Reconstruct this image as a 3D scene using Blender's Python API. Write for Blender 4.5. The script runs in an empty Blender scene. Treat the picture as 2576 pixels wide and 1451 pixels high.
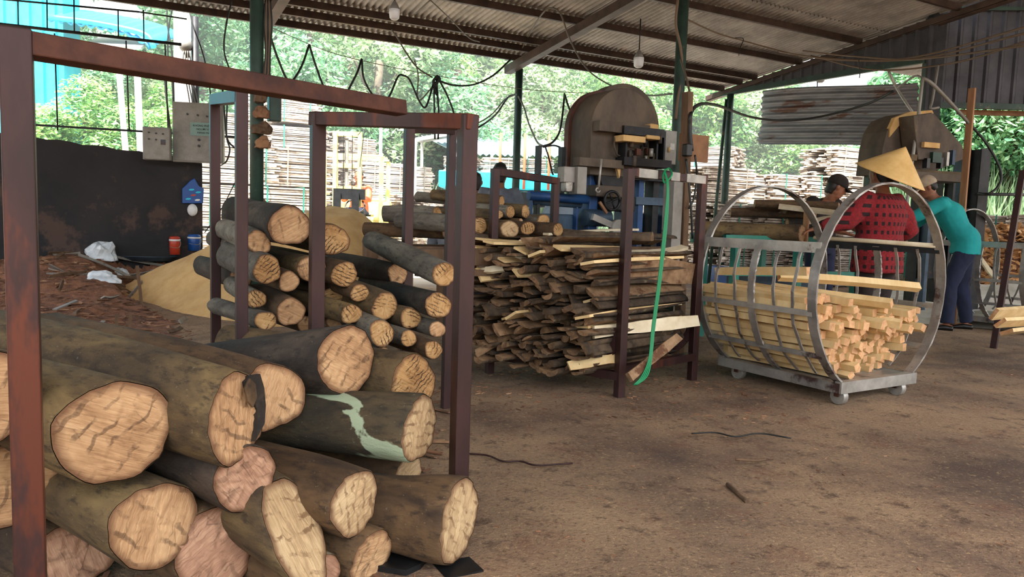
import bpy, bmesh, math, random
from mathutils import Vector, Matrix
import numpy as np
HAZE = .0075
random.seed(7); rng = np.random.default_rng(7)
COL = bpy.context.scene.collection
R = math.radians
# ------------------------------------------------------------------ camera
F, PITCH, ROLL, H = 1900.0, R(5.2), R(1.8), 1.05
fwd = Vector((0, math.cos(PITCH), -math.sin(PITCH))); up0 = Vector((0, math.sin(PITCH), math.cos(PITCH))); rt0 = Vector((1, 0, 0))
CU = up0*math.cos(ROLL) - rt0*math.sin(ROLL); CR = rt0*math.cos(ROLL) + up0*math.sin(ROLL)
CAM = Vector((0, 0, H))
cd = bpy.data.cameras.new('camera'); cam = bpy.data.objects.new('camera', cd); COL.objects.link(cam)
cd.sensor_width = 36; cd.lens = 36*F/2576; cd.clip_end = 400; cd.clip_start = .05
m = Matrix((CR, CU, -fwd)).transposed().to_4x4(); m.translation = CAM; cam.matrix_world = m
bpy.context.scene.camera = cam
def ray(px, py): return fwd + CR*((px-1288)/F) - CU*((py-725.5)/F)
def U(px, py, d): return CAM + ray(px, py)*d
def G(px, py, z=0.0):
    r = ray(px, py); return CAM + r*((z-H)/r.z)
def Pl(px, py, p0, n):
    r = ray(px, py); return CAM + r*((p0-CAM).dot(n)/r.dot(n))
E = Vector((math.cos(R(29)), math.sin(R(29)), 0)); N = Vector((-math.sin(R(29)), math.cos(R(29)), 0)); Z = Vector((0, 0, 1))
EAVE = Vector((.078, 12.3, 0))
def roofz(p): return 3.6 + (EAVE-Vector((p.x, p.y, 0))).dot(N)*math.tan(R(6.5))
# ------------------------------------------------------------------ object helpers
def tag(o, label=None, cat=None, group=None, kind=None):
    if label: o['label'] = label
    if cat: o['category'] = cat
    if group: o['group'] = group
    if kind: o['kind'] = kind
    return o
def empty(name, loc, label, cat, group=None, rz=0):
    o = bpy.data.objects.new(name, None); COL.objects.link(o); o.location = loc; o.rotation_euler = (0, 0, rz)
    o.empty_display_size = .1
    bpy.context.view_layer.update()
    return tag(o, label, cat, group)
class MB:
    def __init__(s): s.v = []; s.f = []; s.m = []; s.sm = []; s.rad = {}
    def add(s, vs, fs, mi=0, smooth=False):
        b = len(s.v); s.v += [Vector(v) for v in vs]
        for f in fs: s.f.append([b+i for i in f]); s.m.append(mi); s.sm.append(smooth)
        return b
    def box(s, c, size, ax=None, mi=0, taper=1.0):
        c = Vector(c); a = ax or (Vector((1,0,0)), Vector((0,1,0)), Z); h = [x/2 for x in size]
        vs = []
        for k in (-1, 1):
            t = taper if k > 0 else 1
            for i, j in ((-1,-1),(1,-1),(1,1),(-1,1)): vs.append(c + a[0]*h[0]*i*t + a[1]*h[1]*j*t + a[2]*h[2]*k)
        s.add(vs, [(0,3,2,1),(4,5,6,7),(0,1,5,4),(1,2,6,5),(2,3,7,6),(3,0,4,7)], mi); return s
    def beam(s, p, q, w, h, mi=0, upv=Z, tw=0):
        p, q = Vector(p), Vector(q); d = (q-p); L = d.length; d.normalize()
        if abs(d.dot(upv)) > .98: upv = E if abs(d.z) > .9 else Z
        x = d.cross(upv).normalized(); y = x.cross(d).normalized()
        if tw: x, y = x*math.cos(tw)+y*math.sin(tw), y*math.cos(tw)-x*math.sin(tw)
        return s.box((p+q)/2, (w, h, L), (x, y, d), mi)
    def tube(s, pts, r, n=8, mi=0, caps=True, rads=None):
        pts = [Vector(p) for p in pts]; prev = None; rings = []
        for i, p in enumerate(pts):
            d = (pts[min(i+1, len(pts)-1)]-pts[max(i-1, 0)])
            if d.length < 1e-9: d = Vector((0,0,1))
            d.normalize()
            if prev is None: x = d.cross(Z if abs(d.z) < .9 else Vector((1,0,0))).normalized()
            else: x = (prev - d*prev.dot(d)).normalized()
            prev = x; y = d.cross(x); rr = rads[i] if rads else r
            if not isinstance(rr, tuple): rr = (rr, rr)
            rings.append([p + x*math.cos(2*math.pi*k/n)*rr[0] + y*math.sin(2*math.pi*k/n)*rr[1] for k in range(n)])
        b = len(s.v)
        for r_ in rings: s.v += r_
        for i in range(len(rings)-1):
            for k in range(n):
                a0 = b+i*n+k; a1 = b+i*n+(k+1) % n; s.f.append([a0, a1, a1+n, a0+n]); s.m.append(mi); s.sm.append(True)
        if caps:
            s.f.append([b+k for k in range(n)][::-1]); s.m.append(mi); s.sm.append(False)
            s.f.append([b+(len(rings)-1)*n+k for k in range(n)]); s.m.append(mi); s.sm.append(False)
        return s
    def loft(s, secs, n=16, mi=0, x=Vector((1,0,0)), y=Vector((0,1,0))):   # secs: (centre, rx, ry) in planes x,y
        b = len(s.v)
        for c, rx, ry in secs: s.v += [Vector(c)+x*math.cos(2*math.pi*k/n)*rx+y*math.sin(2*math.pi*k/n)*ry for k in range(n)]
        for i in range(len(secs)-1):
            for k in range(n):
                a0 = b+i*n+k; a1 = b+i*n+(k+1) % n; s.f.append([a0, a1, a1+n, a0+n]); s.m.append(mi); s.sm.append(True)
        s.f.append([b+k for k in range(n)][::-1]); s.m.append(mi); s.sm.append(True)
        s.f.append([b+(len(secs)-1)*n+k for k in range(n)]); s.m.append(mi); s.sm.append(True)
        return s
    def ball(s, c, r, nu=12, nv=8, mi=0):
        if not isinstance(r, tuple): r = (r, r, r)
        return s.loft([(Vector(c)+Z*(-r[2]*math.cos(math.pi*max(i,.15)/nv if i < nv else math.pi*(nv-.15)/nv)), r[0]*math.sin(math.pi*(min(max(i,.15),nv-.15))/nv), r[1]*math.sin(math.pi*(min(max(i,.15),nv-.15))/nv)) for i in range(nv+1)], nu, mi)
    def prism(s, poly, d, mi=0, smooth=False):   # poly list of 3d points, extruded by vector d
        n = len(poly); d = Vector(d); b = s.add([Vector(p) for p in poly]+[Vector(p)+d for p in poly], [], mi)
        s.f.append([b+i for i in range(n)]); s.m.append(mi); s.sm.append(False)
        s.f.append([b+n+i for i in range(n)][::-1]); s.m.append(mi); s.sm.append(False)
        for i in range(n):
            j = (i+1) % n; s.f.append([b+i, b+n+i, b+n+j, b+j]); s.m.append(mi); s.sm.append(smooth)
        return s
    def build(s, name, mats, parent=None, bevel=0, local=None):
        me = bpy.data.meshes.new(name)
        inv = None
        if parent is not None: inv = parent.matrix_world.inverted()
        elif local is not None: inv = local.inverted()
        vs = [(inv @ v)[:] for v in s.v] if inv is not None else [v[:] for v in s.v]
        me.from_pydata(vs, [], s.f)
        if not isinstance(mats, (list, tuple)): mats = [mats]
        for m_ in mats: me.materials.append(m_)
        me.polygons.foreach_set('material_index', s.m); me.polygons.foreach_set('use_smooth', s.sm)
        if s.rad:
            at = me.attributes.new('rad', 'FLOAT', 'POINT')
            for k, v in s.rad.items(): at.data[k].value = v
        bm = bmesh.new(); bm.from_mesh(me); bmesh.ops.recalc_face_normals(bm, faces=bm.faces); bm.to_mesh(me); bm.free()
        o = bpy.data.objects.new(name, me); COL.objects.link(o)
        if parent is not None: o.parent = parent
        elif local is not None: o.matrix_world = local
        if bevel:
            b = o.modifiers.new('b', 'BEVEL'); b.width = bevel; b.segments = 2; b.limit_method = 'ANGLE'
        return o
def top(name, mb, mats, label, cat, group=None, kind=None, bevel=0):
    c = Vector((0,0,0)); zs = min(v.z for v in mb.v)
    for v in mb.v: c += v
    c /= len(mb.v); c.z = zs
    o = mb.build(name, mats, None, bevel, Matrix.Translation(c)); bpy.context.view_layer.update()
    return tag(o, label, cat, group, kind)
def struct(name, mb, mats, bevel=0):
    o = mb.build(name, mats, None, bevel); o['kind'] = 'structure'; return o
def copy_tree(o, parent=None):
    c = o.copy(); COL.objects.link(c)
    if parent is not None: c.parent = parent
    for ch in list(o.children): copy_tree(ch, c)
    return c
def smoothpath(pts, k=6):
    P = [Vector(p) for p in pts]; P = [P[0]*2-P[1]]+P+[P[-1]*2-P[-2]]; out = []
    for i in range(1, len(P)-2):
        for j in range(k):
            t = j/k; a, b, c, d = P[i-1], P[i], P[i+1], P[i+2]
            out.append(.5*((2*b)+(c-a)*t+(2*a-5*b+4*c-d)*t*t+(3*b-3*c+d-a)*t**3))
    out.append(P[-2]); return out
# ------------------------------------------------------------------ materials
def lin(c):
    if isinstance(c, str): c = tuple(int(c[i:i+2], 16)/255 for i in (0,2,4))
    return tuple(x/12.92 if x <= .04045 else ((x+.055)/1.055)**2.4 for x in c)+(1,)
class NT:
    def __init__(s, name):
        s.m = bpy.data.materials.new(name); s.m.use_nodes = True; s.t = s.m.node_tree; s.b = s.t.nodes['Principled BSDF']
    def n(s, typ, **kw):
        x = s.t.nodes.new(typ)
        for k, v in kw.items():
            if k.startswith('_'): setattr(x, k[1:], v)
            else:
                key = k.replace('__', ' ')
                if key.isdigit() or (key[0]=='i' and key[1:].isdigit()): x.inputs[int(key.lstrip('i'))].default_value = v
                else: x.inputs[key].default_value = v
        return x
    def l(s, a, b): s.t.links.new(a, b)
    def coords(s, scale=(1,1,1), rnd=True, rot=(0,0,0)):
        tc = s.n('ShaderNodeTexCoord'); mp = s.n('ShaderNodeMapping'); mp.inputs['Scale'].default_value = scale; mp.inputs['Rotation'].default_value = rot
        s.l(tc.outputs['Object'], mp.inputs['Vector'])
        if rnd:
            oi = s.n('ShaderNodeObjectInfo'); mu = s.n('ShaderNodeMath', _operation='MULTIPLY'); mu.inputs[1].default_value = 37.
            s.l(oi.outputs['Random'], mu.inputs[0]); ad = s.n('ShaderNodeVectorMath', _operation='ADD')
            s.l(mp.outputs[0], ad.inputs[0]); s.l(mu.outputs[0], ad.inputs[1]); return ad.outputs[0]
        return mp.outputs[0]
    def noise(s, vec, scale, detail=4, rough=.6, dist=0):
        x = s.n('ShaderNodeTexNoise'); x.inputs['Scale'].default_value = scale; x.inputs['Detail'].default_value = detail
        x.inputs['Roughness'].default_value = rough; x.inputs['Distortion'].default_value = dist; s.l(vec, x.inputs['Vector']); return x.outputs['Fac']
    def ramp(s, fac, stops):
        x = s.n('ShaderNodeValToRGB'); cr = x.color_ramp
        while len(cr.elements) < len(stops): cr.elements.new(.5)
        for e, (p, c) in zip(cr.elements, stops):
            e.position = p; e.color = lin(c) if not isinstance(c, (float, int)) else (c, c, c, 1)
        s.l(fac, x.inputs[0]); return x.outputs[0]
    def mix(s, fac, a, b, mode='MIX'):
        x = s.n('ShaderNodeMix', _data_type='RGBA', _blend_type=mode)
        for inp, v in ((x.inputs[0], fac), (x.inputs[6], a), (x.inputs[7], b)):
            if hasattr(v, 'links'): s.l(v, inp)
            elif isinstance(v, (float, int)): inp.default_value = v
            else: inp.default_value = lin(v)
        return x.outputs[2]
    def bump(s, h, st=.5, dist=.01):
        x = s.n('ShaderNodeBump'); x.inputs['Strength'].default_value = st; x.inputs['Distance'].default_value = dist
        s.l(h, x.inputs['Height']); s.l(x.outputs[0], s.b.inputs['Normal'])
    def done(s, col, rough=.8, metal=0, spec=None):
        if hasattr(col, 'links'): s.l(col, s.b.inputs['Base Color'])
        else: s.b.inputs['Base Color'].default_value = lin(col)
        s.b.inputs['Roughness'].default_value = rough; s.b.inputs['Metallic'].default_value = metal
        if spec is not None: s.b.inputs['Specular IOR Level'].default_value = spec
        return s.m
def surf(name, c1, c2, scale=6, rough=.8, metal=0, bump=.3, bd=.005, c3=None, s3=2.5, t3=.62, stretch=(1,1,1), spec=None, vary=0):
    t = NT(name); v = t.coords(stretch); f = t.noise(v, scale, 5, .65)
    col = t.ramp(f, [(.35, c1), (.65, c2)])
    if c3:
        g = t.noise(v, s3, 6, .7); k = t.ramp(g, [(t3, 0.), (t3+.06, 1.)]); col = t.mix(k, col, c3)
    if vary:
        oi = t.n('ShaderNodeObjectInfo'); h = t.n('ShaderNodeHueSaturation'); mr = t.n('ShaderNodeMapRange')
        mr.inputs[3].default_value = 1-vary; mr.inputs[4].default_value = 1+vary; t.l(oi.outputs['Random'], mr.inputs[0])
        t.l(mr.outputs[0], h.inputs['Value']); t.l(col, h.inputs['Color']); col = h.outputs[0]
    if bump:
        f2 = t.noise(v, scale*3, 4, .7); t.bump(f2, bump, bd)
    return t.done(col, rough, metal, spec)
def bark(name, cols, patch=None, pt=.6, ps=3.2):
    t = NT(name); v = t.coords((1,1,.45)); f = t.noise(v, 7, 7, .65, .4)
    col = t.ramp(f, [(.3, cols[0]), (.48, cols[1]), (.68, cols[2])])
    g = t.noise(v, 42, 5, .7); col = t.mix(t.ramp(g, [(.52, 0.), (.66, .75)]), col, cols[0])
    if patch:
        p = t.noise(v, ps, 5, .55, .8); col = t.mix(t.ramp(p, [(pt, 0.), (pt+.03, .85)]), col, patch)
    sp = t.noise(t.coords(), 90, 2, .5); col = t.mix(t.ramp(sp, [(.70, 0.), (.74, .3)]), col, '8f8770')
    t.bump(t.mix(.5, f, g), .75, .012); return t.done(col, .85)
def cutface(name, c0, c1, c2, dark='3a2415', lines=.5, dens=9):
    t = NT(name); tc = t.n('ShaderNodeTexCoord'); oi = t.n('ShaderNodeObjectInfo')
    vr = t.n('ShaderNodeVectorRotate', _rotation_type='Z_AXIS'); mu = t.n('ShaderNodeMath', _operation='MULTIPLY'); mu.inputs[1].default_value = 6.28
    t.l(oi.outputs['Random'], mu.inputs[0]); t.l(mu.outputs[0], vr.inputs['Angle']); t.l(tc.outputs['Object'], vr.inputs['Vector'])
    ad = t.n('ShaderNodeVectorMath', _operation='ADD'); t.l(vr.outputs[0], ad.inputs[0]); t.l(mu.outputs[0], ad.inputs[1])
    def mp(sc, rot=0):
        x = t.n('ShaderNodeMapping'); x.inputs['Scale'].default_value = sc; x.inputs['Rotation'].default_value = (0,0,rot); t.l(ad.outputs[0], x.inputs['Vector']); return x.outputs[0]
    st = t.noise(mp((2.5, 30, 1)), 6, 5, .7, .3); big = t.noise(mp((1,1,1)), 9, 4, .6)
    col = t.ramp(t.mix(.45, st, big), [(.36, c0), (.5, c1), (.66, c2)])
    w = t.n('ShaderNodeTexWave'); w.inputs['Scale'].default_value = dens; w.inputs['Distortion'].default_value = 5.5; w.inputs['Detail'].default_value = 3; w.inputs['Detail Scale'].default_value = 1.6
    t.l(mp((1,1,1), .35), w.inputs['Vector']); msk = t.noise(mp((1,1,1)), 16, 4, .65)
    ln = t.ramp(w.outputs['Fac'], [(.0, 1.), (.10, .8), (.2, 0.)]); k = t.mix(1., ln, t.ramp(msk, [(.45-.0, 0.), (.58, 1.)]), 'MULTIPLY')
    k = t.mix(1., k, (lines,)*3 if False else t.ramp(big, [(0., lines), (1., lines)]), 'MULTIPLY')
    col = t.mix(k, col, dark)
    cr = t.n('ShaderNodeTexVoronoi', _feature='DISTANCE_TO_EDGE'); cr.inputs['Scale'].default_value = 11; t.l(mp((1,2.4,1)), cr.inputs['Vector'])
    k2 = t.mix(1., t.ramp(cr.outputs['Distance'], [(0., .8), (.045, 0.)]), t.ramp(msk, [(.5, 0.), (.6, .7)]), 'MULTIPLY'); col = t.mix(k2, col, dark)
    at = t.n('ShaderNodeAttribute'); at.attribute_name = 'rad'
    rn = t.n('ShaderNodeMath', _operation='MULTIPLY_ADD'); t.l(big, rn.inputs[0]); rn.inputs[1].default_value = .22; rn.inputs[2].default_value = -.11
    rs = t.n('ShaderNodeMath', _operation='ADD'); t.l(at.outputs['Fac'], rs.inputs[0]); t.l(rn.outputs[0], rs.inputs[1])
    col = t.mix(t.ramp(rs.outputs[0], [(.80, 0.), (.97, .85)]), col, '5e3b22')
    t.bump(t.mix(.5, st, k), .6, .008); return t.done(col, .8)
M = {}
M['bark_olive'] = bark('bark_olive', ['281f15', '54442c', '78643f'], None)
M['bark_brown'] = bark('bark_brown', ['22170e', '4a3722', '6a5236'], '7d7660', .66)
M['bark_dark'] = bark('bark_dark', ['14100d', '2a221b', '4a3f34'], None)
M['bark_grey'] = bark('bark_grey', ['2c2823', '57524a', '7f7b6d'], '4c4436', .6)
M['bark_lichen'] = bark('bark_lichen', ['1c1a13', '373021', '54462f'], '9fb093', .56, 6.5)
M['cut_tan'] = cutface('cut_tan', '8f6a48', 'b38c64', 'cfab80', lines=.6, dens=8)
M['cut_pale'] = cutface('cut_pale', '927553', 'b79a72', 'd0b78e', '6a4a2c', lines=.75, dens=9)
M['cut_pink'] = cutface('cut_pink', '835f4a', 'a67e64', 'c09c7e', lines=.35, dens=5)
M['cut_grooved'] = cutface('cut_grooved', '8a6238', 'b08856', 'c9a676', '35200f', lines=1., dens=22)
M['rust'] = surf('painted_rusty_steel', '2c1a1a', '3e2523', 9, .5, .35, .25, .002, '5a2c1c', 3, .56, (1,1,.3))
M['rust2'] = surf('rusty_steel_brown', '3a2019', '5c3526', 9, .6, .3, .25, .002, '7a4a34', 3, .6)
M['dark_steel'] = surf('dark_steel', '17181a', '2b2c2e', 8, .5, .5, .2, .002, '4a3a2c', 3, .64)
M['galv'] = surf('weathered_light_steel', '8f8c86', 'b5b2aa', 7, .45, .5, .3, .002, '6a5a4e', 4, .62)
M['ring'] = surf('cart_ring_steel', '7a7774', 'a8a49d', 5, .42, .45, .35, .003, '4b3a36', 2.2, .56)
M['green_steel'] = surf('green_painted_pipe', '1d2f29', '2c463c', 6, .5, .2, .2, .002, '6a6152', 3, .62)
M['roofm'] = surf('roof_sheet', '7f7a77', 'a8a29d', 3, .55, .15, .3, .003, '7c4f3c', .8, .68, (1,1,1))
M['siding'] = surf('dark_siding', '303137', '47474d', 3, .5, .3, .3, .003, '5c4a40', 2, .66)
M['purlin'] = surf('purlin_steel', '30241f', '4b3a31', 5, .6, .3, .2, .002)
M['hung'] = surf('old_corrugated_sheet', '6a6a70', '8a8a8e', 4, .55, .2, .3, .003, '5c3f34', 2.6, .56, (.4,.4,2))
M['wood_pale'] = surf('fresh_sawn_wood', 'cfae78', 'e4cb98', 8, .7, 0, .2, .002, None, 2, .6, (1,1,.15), vary=.12)
M['wood_pale_x'] = surf('fresh_sawn_plank', 'd2c2a0', 'e9ddc0', 8, .7, 0, .2, .002, None, 2, .6, (1,1,.15), vary=.12)
M['stick_end'] = surf('sawn_stick_end', 'b8875c', 'd3a679', 30, .8, 0, .4, .002, None, vary=.15)
M['slab_wood'] = surf('slab_wood', '6a5038', '97795a', 14, .8, 0, .5, .004, '5b3a22', 6, .55, vary=.38)
M['slab_bark'] = surf('slab_bark', '2e241b', '5a4a38', 14, .9, 0, .6, .006, '84795f', 5, .6, vary=.35)
M['slab_end'] = surf('slab_end', '553f2c', '86694a', 25, .85, 0, .8, .006, 'a06e40', 5, .64, vary=.5)
M['bundle'] = surf('sunlit_slab_boards', '8a7868', 'c0b4a6', 6, .85, 0, .5, .006, 'd6cdc2', 2.6, .52, (1,1,3), vary=.2)
M['sawdust'] = surf('sawdust', 'c09a62', 'd3b078', 5, .95, 0, .5, .01, 'a88250', 3, .66)
M['sawdust_old'] = surf('old_sawdust', '4f4434', '6d5c44', 6, .95, 0, .5, .01)
M['white_plastic'] = surf('white_plastic', 'd8dce0', 'f0f2f4', 5, .35, 0, 0)
M['bag_plastic'] = surf('pale_plastic_bag', 'b9c6cf', 'dfe8ee', 8, .3, 0, .5, .01)
M['cable'] = NT('black_cable').done('101312', .5)
M['cable_grey'] = NT('grey_cable').done('5c5850', .6)
M['cable_brown'] = NT('dusty_cable').done('6b5846', .7)
M['blue'] = surf('blue_machine_paint', '173a66', '1f4d86', 6, .5, .1, .2, .002, '33302c', 3, .6)
M['bluegrey'] = surf('blue_grey_machine', '2b3c4c', '435a70', 6, .5, .2, .2, .002, '4a3c30', 3, .6)
M['machine'] = surf('dusty_brown_machine', '40372f', '5f5244', 5, .7, .1, .4, .004, '8a7350', 3, .6, (1,1,.5))
M['panel_grey'] = surf('grey_panel', '77746c', '93908a', 5, .5, .2, .1, .002, '5c564c', 3, .62)
M['knob'] = NT('black_knob').done('0c0c0c', .4)
M['cyan'] = surf('cyan_sheet', '08bfe4', '2bd8f2', 2, .5, 0, .1, .003)
M['cyan_dark'] = surf('blue_sheet', '0a7fae', '1396c4', 2, .5, 0, .1, .003)
M['concrete'] = surf('pale_concrete', 'b8b4ac', 'd6d2c8', 3, .9, 0, .2, .005)
M['wallm'] = surf('sooty_wall', '1b1c20', '2d2a2c', 1.4, .8, 0, .3, .004, '4a3a34', 1.1, .56)
M['shedroof'] = surf('pale_blue_roof_sheet', '8fb0bc', 'b4ccd4', 2, .5, .1, .1, .003)
M['yellow'] = surf('yellow_paint', 'c9b866', 'e2d694', 5, .5, 0, .2, .002, '6a5a2c', 4, .62)
M['truck_red'] = NT('orange_stake').done('c25f3a', .6)
M['green_strap'] = NT('green_strap').done('128a55', .45)
M['green_paint'] = surf('green_machine_paint', '1b6a5c', '278473', 5, .5, 0, .2, .002, '4c4a3a', 3, .62)
M['red_plastic'] = NT('red_plastic').done('b23a24', .4)
M['blue_plastic'] = NT('blue_plastic').done('164f9c', .4)
M['skin'] = surf('skin', '7a4c36', '8f5c42', 20, .55, 0, .1, .001)
M['hair'] = surf('black_hair', '0d0b0a', '1c1714', 60, .5, 0, .6, .003)
M['straw'] = surf('straw_hat', 'c9a15f', 'dcb878', 10, .6, 0, .4, .002)
M['teal'] = surf('teal_cloth', '12888a', '1a9c9c', 3, .9, 0, .2, .004)
M['navy'] = surf('navy_trousers', '141a30', '1d2542', 6, .9, 0, .2, .004)
M['cap_tan'] = surf('tan_cap', '94836f', 'b3a18b', 8, .8, 0, .1, .002)
M['black_cloth'] = surf('black_cloth', '17110f', '2a1e1a', 10, .9, 0, .2, .003)
M['grey_cloth'] = surf('grey_cloth', '5b616b', '747b86', 6, .9, 0, .2, .003)
M['blue_cloth'] = surf('blue_cloth', '123a8c', '1a4aa4', 6, .9, 0, .2, .003)
M['paleblue_cloth'] = surf('pale_blue_cloth', '8798aa', 'a4b4c2', 6, .9, 0, .2, .003)
M['pattern_cloth'] = surf('speckled_trousers', '1c1514', '2d2220', 40, .9, 0, .2, .003, '8a7468', 30, .66)
M['brown_board'] = surf('brown_board', '6e4c36', '8f6848', 4, .8, 0, .2, .003)
M['old_wood'] = surf('old_wood', '4a3826', '705640', 10, .85, 0, .5, .005, None, 2, .6, (1,1,.2))
M['bronze_wood'] = surf('board_upright', '8a6244', 'a67c58', 10, .8, 0, .3, .003, None, 2, .6, (1,1,.2))
M['trunk'] = surf('tree_trunk', '4a4236', '645a48', 8, .9, 0, .4, .02)
M['lamp_white'] = NT('white_bulb').done('dfe4ea', .35)
M['lamp_grey'] = NT('lamp_cap').done('6c6a68', .5)
def red_knit():
    t = NT('red_black_knit'); tc = t.n('ShaderNodeTexCoord'); sx = t.n('ShaderNodeSeparateXYZ'); t.l(tc.outputs['Object'], sx.inputs[0])
    def sinw(sock, k, ph=0):
        a = t.n('ShaderNodeMath', _operation='MULTIPLY'); a.inputs[1].default_value = k; t.l(sock, a.inputs[0])
        b = t.n('ShaderNodeMath', _operation='SINE'); t.l(a.outputs[0], b.inputs[0]); return b.outputs[0]
    at = t.n('ShaderNodeMath', _operation='ARCTAN2'); t.l(sx.outputs[0], at.inputs[0]); t.l(sx.outputs[1], at.inputs[1])
    zb = t.ramp(sinw(sx.outputs[2], 92), [(.1, 0.), (.3, 1.)]); ab = t.ramp(sinw(at.outputs[0], 24), [(.0, .0), (.25, 1.)])
    k = t.mix(1., zb, ab, 'MULTIPLY'); n = t.noise(t.coords(), 60, 4, .7)
    col = t.mix(t.ramp(n, [(.3, 0.), (.8, 1.)]), '5c0e13', '961e26'); col = t.mix(k, col, '200a0c')
    t.bump(n, .6, .008); return t.done(col, .95)
M['knit'] = red_knit()
def leafm(name, a, b, c):
    t = NT(name); oi = t.n('ShaderNodeObjectInfo'); g = t.n('ShaderNodeNewGeometry'); v = t.coords((1,1,1)); f = t.noise(v, .9, 3, .6)
    mm = t.n('ShaderNodeMath', _operation='ADD'); t.l(f, mm.inputs[0]); r_ = t.n('ShaderNodeMath', _operation='MULTIPLY_ADD'); r_.inputs[1].default_value = .36; r_.inputs[2].default_value = -.18
    t.l(g.outputs['Random Per Island'], r_.inputs[0]); t.l(r_.outputs[0], mm.inputs[1])
    col = t.ramp(mm.outputs[0], [(.3, a), (.5, b), (.72, c)])
    tr = t.n('ShaderNodeBsdfTranslucent'); t.l(col, tr.inputs['Color']); mx = t.n('ShaderNodeMixShader'); mx.inputs[0].default_value = .4
    t.done(col, .55); out = t.t.nodes['Material Output']; t.l(t.b.outputs[0], mx.inputs[1]); t.l(tr.outputs[0], mx.inputs[2]); t.l(mx.outputs[0], out.inputs[0]); return t.m
M['leaf'] = leafm('leaves_bright', '447a4c', '82b56c', 'c6da92')
M['leaf2'] = leafm('leaves_cool', '3c7052', '74aa78', 'b0d4a4')
M['leaf3'] = leafm('leaves_pale', '5f8258', '9dba88', 'd9e3c0')
M['grass'] = leafm('tall_grass', '54785a', '84a47a', 'afc49c')
def groundmat():
    t = NT('sawdust_strewn_floor'); v = t.coords(rnd=False); a = t.noise(v, 1.1, 6, .65); b = t.noise(v, 9, 8, .75); c = t.noise(v, 60, 3, .7); d = t.noise(v, .55, 3, .5)
    col = t.ramp(a, [(.34, '4e3d31'), (.48, '715a47'), (.62, '8f755a')]); col = t.mix(t.ramp(d, [(.4, 0.), (.7, .7)]), col, '9c8264')
    e_ = t.noise(v, 3.4, 7, .72, .5); col = t.mix(t.ramp(e_, [(.54, 0.), (.66, .55)]), col, '6b4632'); col = t.mix(t.ramp(b, [(.54, 0.), (.64, .75)]), col, '3f2a1c'); col = t.mix(t.ramp(c, [(.56, 0.), (.68, .7)]), col, '4a3425'); col = t.mix(t.ramp(c, [(.3, .6), (.42, 0.)]), col, 'b99c72')
    # outside the roof the yard is coloured paler
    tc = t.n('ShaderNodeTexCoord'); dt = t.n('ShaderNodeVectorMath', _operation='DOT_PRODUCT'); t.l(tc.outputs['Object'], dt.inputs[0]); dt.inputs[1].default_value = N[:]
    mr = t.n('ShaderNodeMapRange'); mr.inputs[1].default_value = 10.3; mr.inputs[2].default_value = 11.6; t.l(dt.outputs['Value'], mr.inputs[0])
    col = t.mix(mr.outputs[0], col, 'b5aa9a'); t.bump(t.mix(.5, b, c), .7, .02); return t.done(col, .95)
M['ground'] = groundmat()
M['debris'] = surf('bark_debris', '57392a', '94664a', 7, .95, 0, .9, .03, '9a6c48', 9, .6)
M['chip'] = surf('bark_chip', '4a3022', '8c6448', 3, .9, 0, .5, .004, 'a07c5c', 2, .56, vary=.3)
print('helpers ok')
# ================================================================== SETTING
# ground
mb = MB(); nx, ny = 150, 150
def gh(x, y): return .012*math.sin(x*2.1+y*.7)+.01*math.sin(y*3.3-x*1.3)+.006*math.sin(x*7+y*5)
def gcoord(t, a, b, c): return a + (b-a)*t if t < .7 else b+(c-b)*((t-.7)/.3)**1.6
for j in range(ny+1):
    for i in range(nx+1):
        x = -5+11*(i/nx); y = .4+10.*(j/ny); mb.v.append(Vector((x, y, gh(x, y)*.8 if 0 < i < nx and 0 < j < ny else 0)))
for j in range(ny):
    for i in range(nx):
        a = j*(nx+1)+i; mb.f.append([a, a+1, a+nx+2, a+nx+1]); mb.m.append(0); mb.sm.append(True)
# surrounding flat ground stitched round the dense patch
o0 = len(mb.v)
mb.add([(-60,-8,0),(60,-8,0),(60,.4,0),(-60,.4,0)], [(0,1,2,3)]); mb.add([(-60,.4,0),(-5,.4,0),(-5,10.4,0),(-60,10.4,0)], [(0,1,2,3)])
mb.add([(6,.4,0),(60,.4,0),(60,10.4,0),(6,10.4,0)], [(0,1,2,3)]); mb.add([(-60,10.4,0),(60,10.4,0),(60,90,0),(-60,90,0)], [(0,1,2,3)])
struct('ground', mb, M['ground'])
# roof plane helper
def RP(px, py):
    n = Vector((N.x*math.sin(R(6.5)), N.y*math.sin(R(6.5)), math.cos(R(6.5)))); p0 = Vector((EAVE.x, EAVE.y, 3.6)); r = ray(px, py)
    return CAM + r*((p0-CAM).dot(n)/r.dot(n))
def rs(p): return (EAVE-Vector((p.x, p.y, 0))).dot(N)
def re_(p): return (Vector((p.x, p.y, 0))-EAVE).dot(E)
def RF(e, s, dz=0): q = EAVE + E*e - N*s; q.z = 3.6 + s*math.tan(R(6.5)) + dz; return q
eg = re_(U(1805, 228, 14.2))            # east end (gable)
WAVE = .085; mb = MB(); n = int((eg+.15+12)/WAVE*6); e0 = -12
prev = None
for k, (s0, s1) in enumerate(((-.22, 3.25), (3.05, 6.6), (6.4, 9.9), (9.7, 13.4))):  # last strip lengthened, unseen behind the camera, to darken the near foreground
    b = len(mb.v)
    for i in range(n+1):
        e = e0+i*WAVE/6; dz = .021*math.sin(2*math.pi*i/6)+.05+.012*k; jag = .05*math.sin((e//.8)*12.9) if k == 0 else .04*math.sin((e//.8)*7.1)
        mb.v += [RF(e, s0+jag, dz), RF(e, s1, dz)]
    for i in range(n): a = b+2*i; mb.f.append([a, a+1, a+3, a+2]); mb.m.append(0); mb.sm.append(True)
struct('ceiling', mb, M['roofm'])
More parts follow.
